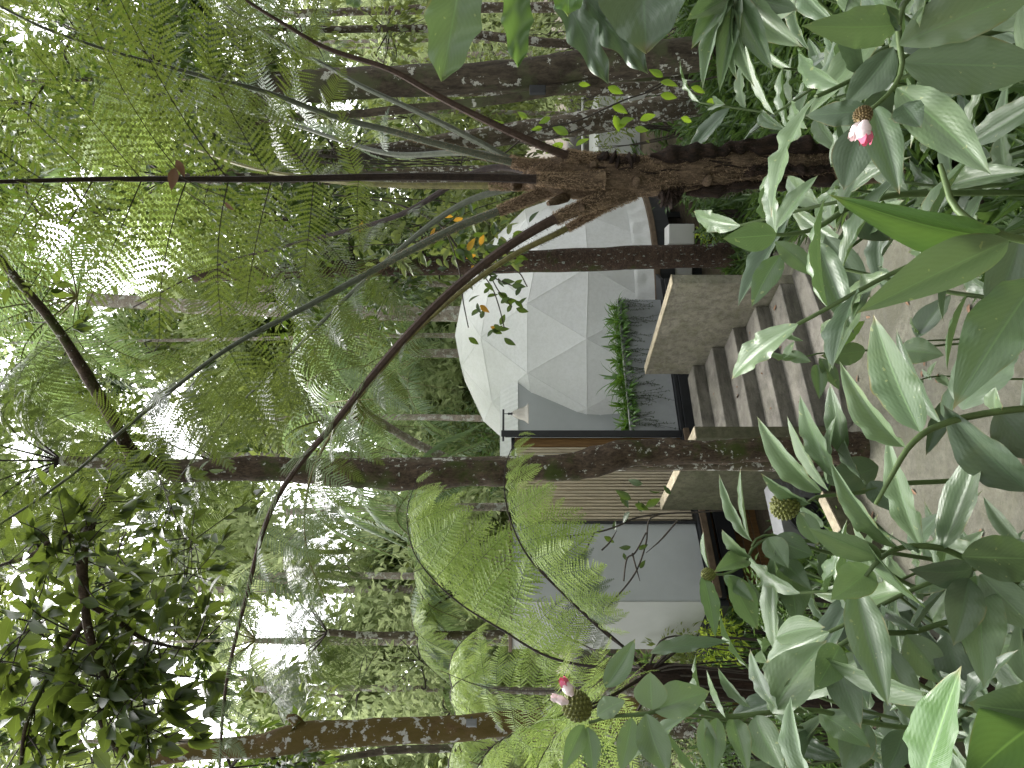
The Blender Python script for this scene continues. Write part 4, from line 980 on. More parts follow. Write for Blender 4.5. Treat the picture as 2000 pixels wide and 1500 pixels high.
# ------------------------------------------------------------------ surrounding wood
KIND = [('broadleaf_tree', 'tleaf'), ('broadleaf_tree', 'tleaf_y'), ('broadleaf_tree', 'far')]
BT = [ # label, trunk x(y px), Y, trunk dia px, top, crowns [(x,y,Y,r,n)], mat, lsize
 ('leafy tree filling the upper right corner', 150, 9.4, 22, [(150,60,9,150,800),(60,200,9,140,700),(330,30,9,120,500)], 'tleaf', .13),
 ('tree with dense leaves left of the bright sky patch', 660, 19, 16, [(60,600,19,110,600),(130,700,19,110,600),(300,690,19,90,420),(40,760,19,110,500)], 'tleaf', .15),
 ('tree behind the big leaved limb', 1255, 18, 12, [(120,1050,18,110,500),(60,1230,18,110,500),(200,1110,18,90,380)], 'tleaf_y', .24),
 ('bright leaved tree at the top left corner', 1440, 11, 24, [(60,1420,11,140,600),(330,1450,11,80,260),(180,1490,11,120,400)], 'tleaf_y', .16),
 ('tree with yellow green leaves above the dome', 560, 17, 20, [(700,600,17,100,520),(780,480,17,110,600),(620,520,17,110,560),(860,420,17,90,420)], 'tleaf_y', .22),
 ('tree with sunlit leaves between trunk and dome', 820, 18, 20, [(600,800,18,110,520),(540,900,18,120,500)], 'tleaf_y', .24),
 ('pale tree behind the comb like fronds at the left', 1130, 18, 22, [(700,1130,18,130,420),(860,1060,18,110,460),(600,1050,18,110,360)], 'far', .26),
 ('leafy pale tree left of the thin ringed palm', 1350, 15, 20, [(700,1340,15,140,600),(820,1290,15,120,520),(880,1390,15,100,420)], 'far', .2),
 ('bright tree right of the tree fern trunk', 222, 15, 14, [(800,230,15,130,620),(950,200,15,120,560),(900,320,15,100,480)], 'tleaf_y', .19),
 ('pale tree at the right edge beyond the thin trunks', 84, 17, 12, [(800,50,17,150,620),(950,60,17,130,560),(1060,130,17,110,460)], 'far', .22),
 ('tree with dark leaves over the dark stalks', 345, 8, 20, [(200,420,8.5,90,380),(560,430,9,110,500),(80,420,8.5,100,420)], 'tleaf', .13),
 ('tree behind the pinnae at the upper right', 150, 12, 20, [(450,120,12,150,620),(300,250,12,140,560),(560,240,12,120,460)], 'tleaf_y', .17),
]
for i, (lab, ty, Y, dia, cr, lm, ls) in enumerate(BT):
    x0 = min(c[0] for c in cr) - 30
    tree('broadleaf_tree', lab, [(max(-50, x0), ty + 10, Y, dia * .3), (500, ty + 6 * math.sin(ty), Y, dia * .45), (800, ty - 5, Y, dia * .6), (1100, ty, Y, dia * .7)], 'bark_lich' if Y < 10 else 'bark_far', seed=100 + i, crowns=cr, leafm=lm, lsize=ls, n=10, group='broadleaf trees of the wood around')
# shrubs behind and beside the dome
SH = [(1040,150,14,120,700,'tleaf_y',.12,'bright leafy shrub between the lichen trunks'),(1130,260,13,90,520,'tleaf_y',.11,'light green shrub beside the tree fern trunk'),(1240,110,13,90,420,'tleaf_y',.11,'shrub in front of the far grey cabin'),
 (1000,40,15,110,560,'far',.14,'pale shrub near the right edge'),(960,440,20,100,520,'tleaf_y',.2,'yellow green shrub behind the dome at its right'),(1330,30,11,110,560,'cover',.1,'dark shrub at the right below the big leaf'),
 (1385,455,11.8,22,420,'lime',.07,'small lime green bush below the dome'),(1330,365,10,50,520,'cover',.11,'dark green shrub under the edge of the dome'),(1400,330,9,60,600,'cover',.10,'broad dark shrub behind the tree fern trunk'),(1380,420,9.6,34,320,'cover',.09,'dark leafy plant beside the ringed trunk'),
 (980,770,22,80,420,'palm',.2,'grey green shrub left of the dome'),(930,880,20,90,520,'cover',.18,'olive bush beyond the slatted screen'),(1330,1290,9.5,70,480,'tleaf_y',.1,'light green bush left of the cabin'),(1420,1250,9,60,420,'lime',.08,'bright bush below the cabin corner'),
 (1180,1420,9,90,500,'cover',.1,'dark shrub under the comb like fronds'),(1500,1180,6.2,55,620,'cover',.07,'dark fine leaved bush behind the curb wall'),(1560,1250,5.8,60,700,'cover',.07,'dark bush beside the curb wall'),(1620,1310,5.4,55,600,'cover',.07,'low dark bush behind the curb wall at the left'),
 (1400,1460,6.5,80,600,'cover',.08,'vine tangled shrub at the bottom left'),(1540,1440,5.4,70,600,'cover',.07,'dark shrub at the lower left corner'),(1330,1490,9,60,300,'far',.1,'pale shrub at the left edge'),(1000,1130,16,90,420,'far',.2,'pale green bush above the cabin roof'),(880,700,24,60,300,'far',.25,'pale bush just over the dome top')]
for i, (x, y, Y, rp, n, m, ls, lab) in enumerate(SH):
    qq = np.random.default_rng(300 + i); c = P(x, y, Y); R = rp / F * Y
    t = thing('shrub', lab, 'shrub', (c[0], Y, gz(c[0], Y)), None)
    g = G(); 
    for j in range(4): clump(g, c + qq.normal(0, .45, 3) * R * [1, .6, .8], R * .72, n // 3, ls, qq, 0, L_LO, .3, .3, .36)
    g.build('foliage', M[m], t, smooth=False)
    g = G(); b0 = np.array([c[0], Y, gz(c[0], Y) - .05])
    for j in range(7):
        e = c + unit(qq.normal(0, 1, 3)) * R * .7; tube(g, [b0 + qq.normal(0, .04, 3) * [1, 1, 0], (b0 + e) / 2 + qq.normal(0, .06, 3), e], [.018, .012, .004], 5, steps=10)
    g.build('stem', M['twig'], t)

# far wood: one mass, with open patches of sky left between its crowns
g = G(); qq = np.random.default_rng(404); k = 0
while k < 900:
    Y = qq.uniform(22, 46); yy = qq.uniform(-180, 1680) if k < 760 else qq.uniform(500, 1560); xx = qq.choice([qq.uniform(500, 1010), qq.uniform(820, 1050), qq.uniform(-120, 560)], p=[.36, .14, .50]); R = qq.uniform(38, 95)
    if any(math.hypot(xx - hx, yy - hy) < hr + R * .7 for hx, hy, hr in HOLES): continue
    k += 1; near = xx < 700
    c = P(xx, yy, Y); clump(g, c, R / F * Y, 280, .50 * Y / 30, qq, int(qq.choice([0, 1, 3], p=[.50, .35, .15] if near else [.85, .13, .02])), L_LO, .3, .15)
for k in range(12):
    Y = qq.uniform(27, 46); yy = qq.uniform(-100, 1600); a = P(qq.uniform(300, 700), yy, Y); tube(g, [a, [a[0], Y, -.5]], [.12, .2], 6, 2, steps=6)
tag(g.build('far_woods', [M['far'], M['tleaf_y'], M['bark_far'], M['tleaf']], smooth=False), 'wood in haze-pale leaf colours closing the view far behind the dome', 'wood', kind='stuff')

# the wood standing around and behind the viewer
g = G(); qq = np.random.default_rng(909)
for k in range(190):
    a = qq.uniform(0, 2 * math.pi); el = qq.uniform(-.05, 1.0); 
    if math.sin(a) > .35 and abs(math.cos(a)) < .75: continue
    D = qq.uniform(9, 16); c = np.array([math.cos(a) * math.cos(el) * D, math.sin(a) * math.cos(el) * D, 1.5 + math.sin(el) * D])
    if c[1] > 1 and abs((c[0]) / c[1]) < .75: continue
    clump(g, c, qq.uniform(1.4, 2.4), 150, .55, qq, 0, L_LO, .3, .2)
for k in range(14):
    a = math.pi * (1 + k / 13); tube(g, [(math.cos(a) * 11, math.sin(a) * 11, 13), (math.cos(a) * 11.3, math.sin(a) * 11, -.5)], [.15, .25], 8, 1, steps=10)
tag(g.build('surrounding_woods', [M['tleaf'], M['bark_lich']], smooth=False), 'dense wood all around the clearing outside the view', 'wood', kind='stuff')
# ------------------------------------------------------------------ strappy plants in the planter and their trailing vines
def strap_plant(name, label, b, n, L, w, seed, mat='strap', cat='plant', group=None, lean=(0, 0), spread=1.):
    qq = np.random.default_rng(seed); g = G(); V, A, Fq = [], [], []; base = 0
    for k in range(n):
        a = qq.uniform(0, 6.28); el = qq.uniform(.5, 1.35); d = unit([math.cos(a) * math.cos(el) * spread + lean[0], math.sin(a) * math.cos(el) * spread + lean[1], math.sin(el)])
        l = L * qq.uniform(.6, 1.1); cur = np.array(b, float) + qq.normal(0, .012, 3) * [1, 1, 0]; sw = unit(np.cross(d, UZ)); rn = qq.random()
        for j in range(8):
            t = j / 7; ww = w * (.5 + 1.3 * t) * (1 - t ** 3) if t < 1 else 0
            z = np.cross(sw, d)
            V += [cur - sw * ww + z * ww * .4, cur, cur + sw * ww + z * ww * .4]; A += [(-1, t, rn), (0, t, rn), (1, t, rn)]
            cur = cur + d * l / 7; d = unit(d - UZ * (.20 + .10 * t))
        for j in range(7):
            o = base + 3 * j; Fq += [(o, o+3, o+4, o+1), (o+1, o+4, o+5, o+2)]
        base += 24
    g.add(V, np.array(Fq), 0, A); o = g.build(name, M[mat], None, smooth=True, loc=b)
    return tag(o, label, cat, group)
LABS = ['tuft at the right end of the planter', 'strappy plant second from the right end of the planter', 'strappy plant third from the right end of the planter', 'upright leafy plant standing tallest in the planter']
n = 17
for k in range(n):
    s = .16 + (LP - .3) * k / (n - 1); b = P0 + BP * (s + .05) + AP * (.12 + .12 * (k % 2)) + UZ * 1.53
    big = k == 6
    o = strap_plant('strap_plant', ['strap leaved plant arching over the edge of the grey planter', 'tallest upright strap leaved plant in the middle of the grey planter'][big], b, 34 if big else 40, .60 if big else .38 + .08 * math.sin(k * 2.3), .018, 500 + k, mat='strap', group=None if big else 'strap leaved plants along the planter', lean=(.2, -.35) if not big else (0, -.1))
# trailing vines
qq = np.random.default_rng(8)
for k in range(15):
    s = .12 + (LP - .25) * (k + qq.uniform(-.3, .3)) / 14; s = min(max(s, .06), LP - .1)
    b = P0 + BP * (s + .05) - AP * .02 + UZ * 1.63; ln = qq.uniform(.3, .78) if k > 3 else qq.uniform(.5, .8)
    g = G(); gl = G(); 
    for j in range(5):
        e = b + BP * qq.normal(0, .07) - UZ * ln * qq.uniform(.5, 1) - AP * qq.uniform(.01, .04)
        pts = spline([b + BP * qq.normal(0, .04) + AP * .03, b - AP * .02 - UZ * .03 + BP * qq.normal(0, .03), (b + e) / 2 + BP * qq.normal(0, .04), e], 14); tube(g, pts, .0016, 4, 0)
        m = int(30 * ln) + 8; i = qq.integers(1, 14, m); d = qq.normal(0, 1, (m, 3)); d[:, 2] -= .5
        scatter(gl, L_LO, pts[i] - AP * .004, d, qq.normal(0, 1, (m, 3)) - AP * 2, np.full(m, .030) * qq.uniform(.6, 1.3, m), np.full(m, .010), 0, qq)
    t = thing('trailing_vine', 'thin dark vine trailing down the face of the grey planter', 'vine', tuple(b), 'vines hanging down the face of the planter')
    g.build('stem', M['twig'], t); gl.build('foliage', M['vine'], t, smooth=False)

# ------------------------------------------------------------------ ground cover
g = G(); qq = np.random.default_rng(21); pos = []
def inside_path(x, y):
    c = False; n = len(pathpoly); j = n - 1
    for i in range(n):
        xi, yi = pathpoly[i]; xj, yj = pathpoly[j]
        if (yi > y) != (yj > y) and x < (xj - xi) * (y - yi) / (yj - yi) + xi: c = not c
        j = i
    return c
def in_stair(x, y):
    d = np.array([x, y, 0]) - L1; return -.25 < d.dot(A2) < 2.2 and -.25 < d.dot(B2) < 2.2
def in_dome(x, y): return (x - 1.06) ** 2 + (y - 15.5) ** 2 < 9.5 or (y > 9.4 + (x + .75) * .55 and y < 15 and -3 < x < 3)
while len(pos) < 6400:
    if qq.random() < .2: x, y = qq.uniform(.4, 3.2), qq.uniform(1.3, 5)
    elif qq.random() < .6: x, y = qq.uniform(1.6, 5.5), qq.uniform(4, 12)
    elif qq.random() < .5: x, y = qq.uniform(-6, -1.2), qq.uniform(5, 12)
    else: x, y = qq.uniform(-9, 9), qq.uniform(3.5, 26)
    if inside_path(x, y) or in_stair(x, y) or in_dome(x, y): continue
    if x < -1 and y < 7.2 and (x + 1.07) / -1.6 < (7.1 - y) / 2.16 + .12 and y < 7.1: continue
    pos.append((x, y, gz(x, y)))
pos = np.array(pos); k = 9
pp = np.repeat(pos, k, 0); m = len(pp); a = qq.uniform(0, 6.28, m); el = qq.uniform(.3, 1.3, m)
d = np.stack([np.cos(a) * np.cos(el), np.sin(a) * np.cos(el), np.sin(el)], -1); L = qq.uniform(.14, .34, m); pp = pp + d * [.05, .05, .12] * qq.random((m, 1))
scatter(g, L_BR, pp, d, np.tile([0, 0, 1.], (m, 1)) + qq.normal(0, .3, (m, 3)), L, L * .17, 0, qq)
tag(g.build('ground_cover', M['cover'], smooth=True), 'tangled strappy ground cover over the banks beside the path', 'ground cover', kind='stuff')

# ------------------------------------------------------------------ ginger plants in the foreground
def ginger_leaf_mesh(seed, ruffle=.05, bend=.16, fold=.30, n=22, m=4, tipc=.08):
    qq = np.random.default_rng(seed); V, A, Fq = [], [], []
    ph = qq.uniform(0, 6.28, 4); asym = qq.uniform(-.05, .05); side = qq.uniform(-.06, .06)
    for i in range(n + 1):
        t = i / n; w = .5 * (math.sin(math.pi * min(1, t ** .86)) ** .78) * (1 - .28 * max(0, t - .55) / .45); 
        if t > .93: w *= (1 - t) / .07 * .55 + .45 * (1 - t) / .07
        if t < .05: w = max(w * t / .05, .025)
        z = -bend * t * t; yb = side * math.sin(math.pi * t)
        for j in range(-m, m + 1):
            s = j / m; e = abs(s) ** 2.2
            rf = ruffle * e * math.sin(math.pi * min(1, t * 1.15)) * (math.sin(t * 21 + ph[0] + (2 if s > 0 else 0)) * .6 + math.sin(t * 37 + ph[1] + s) * .4)
            V.append((t, yb + s * w * (1 + asym * (1 if s > 0 else -1)), z + fold * abs(s) ** 1.15 * w * (1 - .9 * abs(s) * .6) + rf * .5)); A.append((s, t, qq.random() * 0 + .5))
    k = 2 * m + 1
    for i in range(n):
        for j in range(k - 1):
            a = i * k + j; Fq.append((a, a + k, a + k + 1, a + 1))
    return np.array(V), np.array(Fq), np.array(A)
GL = [ginger_leaf_mesh(s, [.03, .05, .075, .02, .05, .06][s % 6], [.05, .16, .24, .1, .28, .15][s % 6], [.25, .35, .18, .3, .42, .2][s % 6]) for s in range(12)]
lcount = 0
def gleaf(parent, base, tip, width, roll, mat, seed, flip=1, label=None):
    global lcount
    lcount += 1
    V, Fq, A = GL[seed % 12]
    base, tip = np.asarray(base), np.asarray(tip); x = tip - base; L = np.linalg.norm(x); x = x / L
    mid = (base + tip) / 2; view = unit(np.array([0, 0, H]) - mid)
    nrm = view * 1.0 + UZ * .55; nrm = nrm - x * nrm.dot(x); nrm = unit(nrm); y = np.cross(nrm, x)
    cr, sr = math.cos(roll), math.sin(roll); nrm2 = nrm * cr + y * sr; y2 = np.cross(nrm2, x)
    # template tip sits bend below; rotate so it lands on the tip
    b = -V[:, 2][np.argmax(V[:, 0])]; ca, sa = 1 / math.hypot(1, b), b / math.hypot(1, b)
    Vx = V[:, 0] * ca - V[:, 2] * sa; Vz = V[:, 0] * sa + V[:, 2] * ca
    Vx = Vx * ca
    W = base + (Vx * L)[:, None] * x + (V[:, 1] * width * flip)[:, None] * y2 + (Vz * L * .8)[:, None] * nrm2
    A2 = A.copy(); A2[:, 2] = random.random()
    g = G(); g.add(W, Fq if flip > 0 else Fq[:, ::-1], 0, A2); g.build('leaf', M[mat], parent, smooth=True)
    o = COL.objects[-1] if False else None

def gplant(label, Y, stems, leaves, seed=0, heads=(), mat='ginger', srad=.0075, name='ginger_plant', group=None):
    """stems: list of px polylines (x,y[,dY]); leaves: (bx,by,tx,ty,w,roll[,mat[,dYb,dYt]])"""
    s0 = stems[0]; last = P(s0[-1][0], s0[-1][1], Y + (s0[-1][2] if len(s0[-1]) > 2 else 0))
    root = np.array([last[0] * 1.02, last[1] + .05, gz(last[0], last[1])])
    t = thing(name, label, 'ginger plant', tuple(root), group)
    for st in stems:
        pts = [P(p[0], p[1], Y + (p[2] if len(p) > 2 else 0)) for p in st]; e = pts[-1]
        pts += [np.array([e[0] * .5 + root[0] * .5, e[1], (e[2] + root[2]) / 2]), root - UZ * .03]
        g = G(); tube(g, pts, [srad * .55, srad * .8] + [srad] * (len(pts) - 2), 8, 0, steps=50, rough=.02, seed=seed); g.build('stem', M['stem'], t)
    for k, lf in enumerate(leaves):
        bx_, by, tx, ty, w, roll = lf[:6]; mt = lf[6] if len(lf) > 6 and lf[6] else mat; db, dt = (lf[7], lf[8]) if len(lf) > 8 else (random.uniform(-.04, .04), random.uniform(-.16, .02))
        b, e = P(bx_, by, Y + db), P(tx, ty, Y + dt)
        gleaf(t, b, e, w * 1.08 / F * (Y + (db + dt) / 2) / max(.45, math.cos(roll)), roll, mt, seed * 7 + k * 5 + 1, 1 if k % 2 else -1)
    for h in heads: flower_head(t, *h)
    return t

def flower_head(t, x, y, Y, r, ax_to, kind):
    c = P(x, y, Y); d = unit(P(ax_to[0], ax_to[1], Y) - c); R = r / F * Y; qq = np.random.default_rng(int(x))
    g = G(); tube(g, [c - d * R * 1.1, c - d * R * .6, c, c + d * R * .6, c + d * R * 1.05], [R * .35, R * .8, R * .95, R * .75, R * .2], 14, 0, steps=14)
    T, Nn, Bn = frames(np.array([c, c + d]))
    ga = 2.39996
    for k in range(120):
        s = -1 + 2.05 * k / 120; rr = R * math.sqrt(max(.05, 1 - (s * .95) ** 2)); a = k * ga
        nr = math.cos(a) * Nn[0] + math.sin(a) * Bn[0]; p = c + d * R * s + nr * rr * .92
        o = unit(nr + d * .8); tube(g, [p, p + o * R * .17, p + o * R * .27], [R * .13, R * .12, R * .03], 5)
    hd = g.build('flower_head', M['cone_b' if kind == 'brown' else 'cone'], t)
    return hd
def flower(t, pts, Y, w, mat='petal', tipm='petal_r', lip=True):
    """tubular blossom along px pts"""
    c = [P(*p, Y - .03) for p in pts]; W = w / F * Y
    g = G(); L = np.linalg.norm(c[-1] - c[0]); tube(g, c, [W * .3, W * .62, W * .8, W * .62][:len(c)] if len(c) == 4 else [W * .3, W * .8, W * .6], 12, 0, steps=16, rough=.05)
    f = g.build('flower', M[mat], t)
    d = unit(c[-1] - c[0]); g = G(); e = c[-1]
    side = unit(np.cross(d, [0, 1, 0])); up = np.cross(side, d)
    for a in np.linspace(0, 2 * math.pi, 6)[:-1]:
        o = side * math.cos(a) + up * math.sin(a)
        b = e + o * W * .45 - d * W * .5; tip_ = e + d * W * .75 + o * W * .5
        sw = unit(np.cross(o, d)) * W * .42
        V = [b - sw, b + sw, (b + tip_) / 2 + sw * 1.15 + o * W * .12, (b + tip_) / 2 - sw * 1.15 + o * W * .12, tip_ + sw * .35, tip_ - sw * .35]
        g.add(V, [(0, 1, 2, 3), (3, 2, 4, 5)])
    pt = g.build('petal', M[tipm], f); pt.matrix_parent_inverse = f.matrix_world.inverted(); pt.matrix_parent_inverse = Matrix.Translation(-Vector(t.location)); pt.parent = f; 
    if lip:
        g = G(); tube(g, [e, e + d * W * .5 - up * W * .2, e + d * W * .9 - up * W * .35], [W * .32, W * .36, W * .15], 8, 0); lo = g.build('lip', M['petal_y'], f); lo.matrix_parent_inverse = Matrix.Translation(-Vector(t.location))

R5 = .5
A1 = gplant('ginger plant with a brown cone and a white and pink blossom at the upper right', 1.50,
  [[(1700,215),(1722,196),(1745,172),(1762,130),(1757,85),(1755,45),(1770,0),(1830,-40)]],
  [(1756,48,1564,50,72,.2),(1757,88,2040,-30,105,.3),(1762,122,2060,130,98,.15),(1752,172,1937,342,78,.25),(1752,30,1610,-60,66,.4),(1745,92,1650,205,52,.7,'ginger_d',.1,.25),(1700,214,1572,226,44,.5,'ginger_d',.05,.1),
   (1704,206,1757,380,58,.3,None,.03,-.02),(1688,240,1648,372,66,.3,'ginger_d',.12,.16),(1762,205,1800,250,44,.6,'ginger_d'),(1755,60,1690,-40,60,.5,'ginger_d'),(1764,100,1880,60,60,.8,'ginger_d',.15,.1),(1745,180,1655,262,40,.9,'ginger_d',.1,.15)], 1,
  heads=[(1686,224,1.47,16,(1668,246),'brown')])
flower(A1, [(1690,236),(1688,246),(1686,260),(1690,268)], 1.44, 19)
flower(A1, [(1680,240),(1672,254),(1668,263)], 1.45, 14, tipm='petal', lip=False)
gplant('ginger plant with a leafy tip in front of the ringed trunk', 2.0,
  [[(1512,458),(1540,458),(1582,450),(1612,436),(1650,410),(1700,392),(1760,380)]],
  [(1516,458,1411,466,52,.1),(1516,456,1508,316,34,.4),(1516,446,1598,342,36,.4),(1514,472,1597,541,34,.4),(1524,498,1468,600,44,.3),(1598,474,1668,652,56,.2),(1612,462,1702,582,58,.2,'ginger_d',.1,.1),(1640,415,1680,330,40,.6,'ginger_d'),(1660,400,1740,470,54,.4,'ginger_d',.2,.25)], 2, srad=.009)
gplant('closest ginger plant with the big bright yellow green leaf', 1.12,
  [[(1836,322,.05),(1848,360,.03),(1862,400,.02),(1905,438,0),(1955,458,0),(2010,470,0),(2100,480,0)]],
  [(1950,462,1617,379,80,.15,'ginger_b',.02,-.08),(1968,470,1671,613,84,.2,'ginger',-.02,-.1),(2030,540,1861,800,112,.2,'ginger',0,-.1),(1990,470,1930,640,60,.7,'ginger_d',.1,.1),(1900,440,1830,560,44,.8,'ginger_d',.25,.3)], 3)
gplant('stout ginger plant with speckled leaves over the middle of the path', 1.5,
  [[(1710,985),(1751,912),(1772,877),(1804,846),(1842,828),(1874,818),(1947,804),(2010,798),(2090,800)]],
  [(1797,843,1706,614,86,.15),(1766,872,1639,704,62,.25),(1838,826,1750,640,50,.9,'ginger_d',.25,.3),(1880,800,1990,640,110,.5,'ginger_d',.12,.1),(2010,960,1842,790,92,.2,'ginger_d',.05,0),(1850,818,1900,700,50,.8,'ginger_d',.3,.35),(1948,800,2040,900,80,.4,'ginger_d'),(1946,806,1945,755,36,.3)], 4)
gplant('ginger plant with the round green cone right of the grey cabin', 2.15,
  [[(1556,992),(1573,986),(1590,972),(1629,967),(1680,962),(1760,945),(1846,940),(1950,930)]],
  [(1647,892,1621,748,46,.3),(1625,930,1562,770,50,.3),(1604,962,1478,812,52,.35),(1618,958,1537,812,36,.8),(1617,945,1633,812,34,.7),(1582,984,1486,924,38,.4),(1606,1030,1560,985,30,.5),(1716,912,1604,938,60,.3,'ginger_d',.1,.1),(1765,870,1640,706,10,.3),(1560,1000,1598,1065,34,.4),(1700,940,1757,1005,40,.7,'ginger_d'),(1690,940,1650,860,50,.6,'ginger_d')], 5,
  heads=[(1534,989,2.12,24,(1510,992),'green')])
gplant('tall ginger plant whose paired slim leaves overlap the stair side wall', 2.5,
  [[(1468,1068),(1480,1050),(1500,1045),(1530,1050),(1600,1075),(1700,1100),(1800,1150)],[(1392,1122),(1412,1122),(1440,1112),(1458,1095),(1472,1068),(1510,1050)]],
  [(1470,1058,1404,925,32,.4),(1464,1050,1446,914,24,.9),(1464,1090,1410,1034,36,.3),(1460,1092,1394,1118,36,.4),(1386,1112,1374,1038,20,.7),(1373,1124,1397,1246,22,.9),(1414,1124,1473,1176,24,.5),(1516,1276,1513,1070,46,.5),(1516,1078,1585,1152,32,.6),(1500,1050,1540,1110,40,.5),(1512,1050,1590,1085,44,.6),(1536,1100,1555,1220,44,.8),(1424,1125,1480,1230,30,1.0)], 6,
  heads=[(1384,1122,2.5,12,(1370,1122),'green')])
gplant('ginger plant with pale glossy leaves over the end of the curb wall', 1.65,
  [[(1668,1152),(1671,1150),(1688,1129),(1720,1090),(1755,1071),(1797,1066),(1846,1073),(1877,1087),(1950,1110),(2060,1130)]],
  [(1797,1064,1733,848,56,.2),(1757,1070,1621,898,52,.25),(1840,1072,1921,856,64,.3,None,0,-.1),(1878,1087,2050,1092,82,.2),(1897,1112,1774,1112,52,.4,'ginger_d'),(1914,1122,2030,1235,66,.3),(1906,1125,1922,1345,72,.5),(1893,1130,1862,1262,52,.7,'ginger_d'),(1720,1090,1577,1030,56,.3),(1700,1108,1622,1172,58,.5),(1670,1146,1735,1380,66,.3,None,0,-.1),(1808,1186,1664,1018,50,.9),(1790,1068,1700,1010,44,.9,'ginger_d'),(1780,1075,1840,1000,44,.6,'ginger_d',.2,.2)], 7)
gplant('long stemmed ginger plant with a green cone and small pink bud at the lower left', 1.95,
  [[(1150,1412),(1160,1410),(1190,1400),(1270,1393),(1317,1381),(1370,1391),(1422,1400),(1510,1391),(1597,1388),(1685,1409),(1807,1425),(1909,1420),(2040,1410)]],
  [(1182,1342,1241,1247,38,-.4),(1166,1398,1222,1368,42,.4),(1140,1416,1098,1508,28,.7),(1147,1420,1158,1512,32,.5),(1234,1402,1212,1508,34,.6),(1262,1394,1305,1512,58,.3),(1274,1386,1270,1312,54,-.45),(1270,1276,1426,1253,30,.6,'ginger_d'),(1276,1388,1387,1350,66,.2),(1374,1402,1386,1508,34,.4),(1400,1402,1394,1512,32,.6),(1432,1404,1462,1512,32,.7),(1474,1398,1532,1508,62,.2),(1588,1390,1545,1360,20,.3),(1694,1412,1648,1512,56,.4,'ginger_d'),(1765,1426,1728,1512,50,.3,'ginger_d'),(1600,1392,1700,1460,46,.6)], 8,
  heads=[(1128,1380,1.93,26,(1105,1360),'green')])
A8 = bpy.data.objects[-1] if False else [o for o in COL.objects if o.name.startswith('ginger_plant')][-1]
flower(A8, [(1118,1358),(1110,1346),(1102,1334)], 1.90, 14, lip=False)
flower(A8, [(1110,1372),(1098,1368),(1084,1363)], 1.92, 11, tipm='petal', lip=False)
gplant('ginger plant with the broad folded silvery leaf at the lower left', 1.9,
  [[(1510,1392),(1540,1330),(1600,1290),(1680,1240),(1780,1235),(1850,1215),(2010,1200)]],
  [(1508,1392,1615,1250,92,.2),(1516,1245,1612,1225,48,.5),(1517,1388,1465,1268,46,.5),(1465,1382,1402,1304,32,.6),(1417,1402,1380,1308,28,.9),(1632,1290,1682,1424,54,.4,'ginger_d'),(1718,1250,1786,1412,54,.5),(1770,1240,1847,1338,58,.5),(1848,1240,1892,1392,60,.4,'ginger_d'),(1640,1262,1590,1350,40,.8),(1700,1240,1640,1160,42,.8,'ginger_d'),(1790,1232,1720,1180,40,.8,'ginger_d')], 9)
gplant('ginger plant with a large blurred bright leaf in the bottom left corner', 1.0,
  [[(1800,1520),(1900,1530),(2060,1520)]],
  [(1800,1540,1878,1300,96,.2,'ginger_b'),(1600,1540,1544,1360,64,.3,'ginger'),(2080,1380,1885,1530,130,.2,'ginger_b'),(2060,1385,1890,1372,100,.5,'ginger')], 10)
# random ginger clumps filling the banks, copied from three built ones
protos = []
for s in range(3):
    qq = np.random.default_rng(70 + s); random.seed(70 + s)
    t = thing('ginger_plant', 'glossy ginger plant in the undergrowth of the bank', 'ginger plant', (0, 0, 0))
    top = np.array([.35 * math.cos(s * 2), .35 * math.sin(s * 2), 1.15]); c = spline([(0, 0, -.1), (.03, .02, .5), top * [.5, .5, .8], top], 40)
    g = G(); tube(g, c, np.linspace(.010, .005, 40), 7); g.build('stem', M['stem'], t)
    for k in range(15):
        i = int(12 + 27 * k / 14); b = c[min(39, i)]; a = k * 2.2 + s; d = unit([math.cos(a), math.sin(a), qq.uniform(-.15, .55)]); L = qq.uniform(.20, .34)
        V, Fq, A = GL[(s * 5 + k) % 12]; R = rot_frames(np.array([d]), np.array([[0, 0, 1.]]) + qq.normal(0, .25, (1, 3)))[0]
        A_ = A.copy(); A_[:, 2] = qq.random(); g = G(); g.add((V * [L, L * .27, L]) @ R.T + b, Fq, 0, A_); g.build('leaf', M['ginger' if k % 3 else 'ginger_d'], t, smooth=True)
    protos.append(t)
spots = [ # x px, y px of the plant top, Y, label
 (1450,60,3.0),(1500,150,3.4),(1580,30,2.6),(1560,240,3.6),(1620,140,2.8),(1700,300,2.4),(1800,330,2.1),(1880,250,1.9),(1900,120,2.0),(1950,360,1.7),(1820,400,2.6),(1660,30,2.2),(1850,20,1.9),(1960,20,1.7),
 (1930,200,1.6),(1760,390,3.0),(1560,1150,3.6),(1600,1230,3.2),(1500,1330,3.0),(1640,1330,2.8),(1700,1290,2.6),(1760,1350,2.3),(1850,1300,2.2),(1450,1440,3.0),(1560,1470,2.6),(1880,1450,1.8),(1940,1250,2.0),(1950,1130,2.0),(1700,1470,2.2),(1660,1080,3.2),(1960,1010,1.9),(1960,640,1.7),(1350,1440,3.2)]
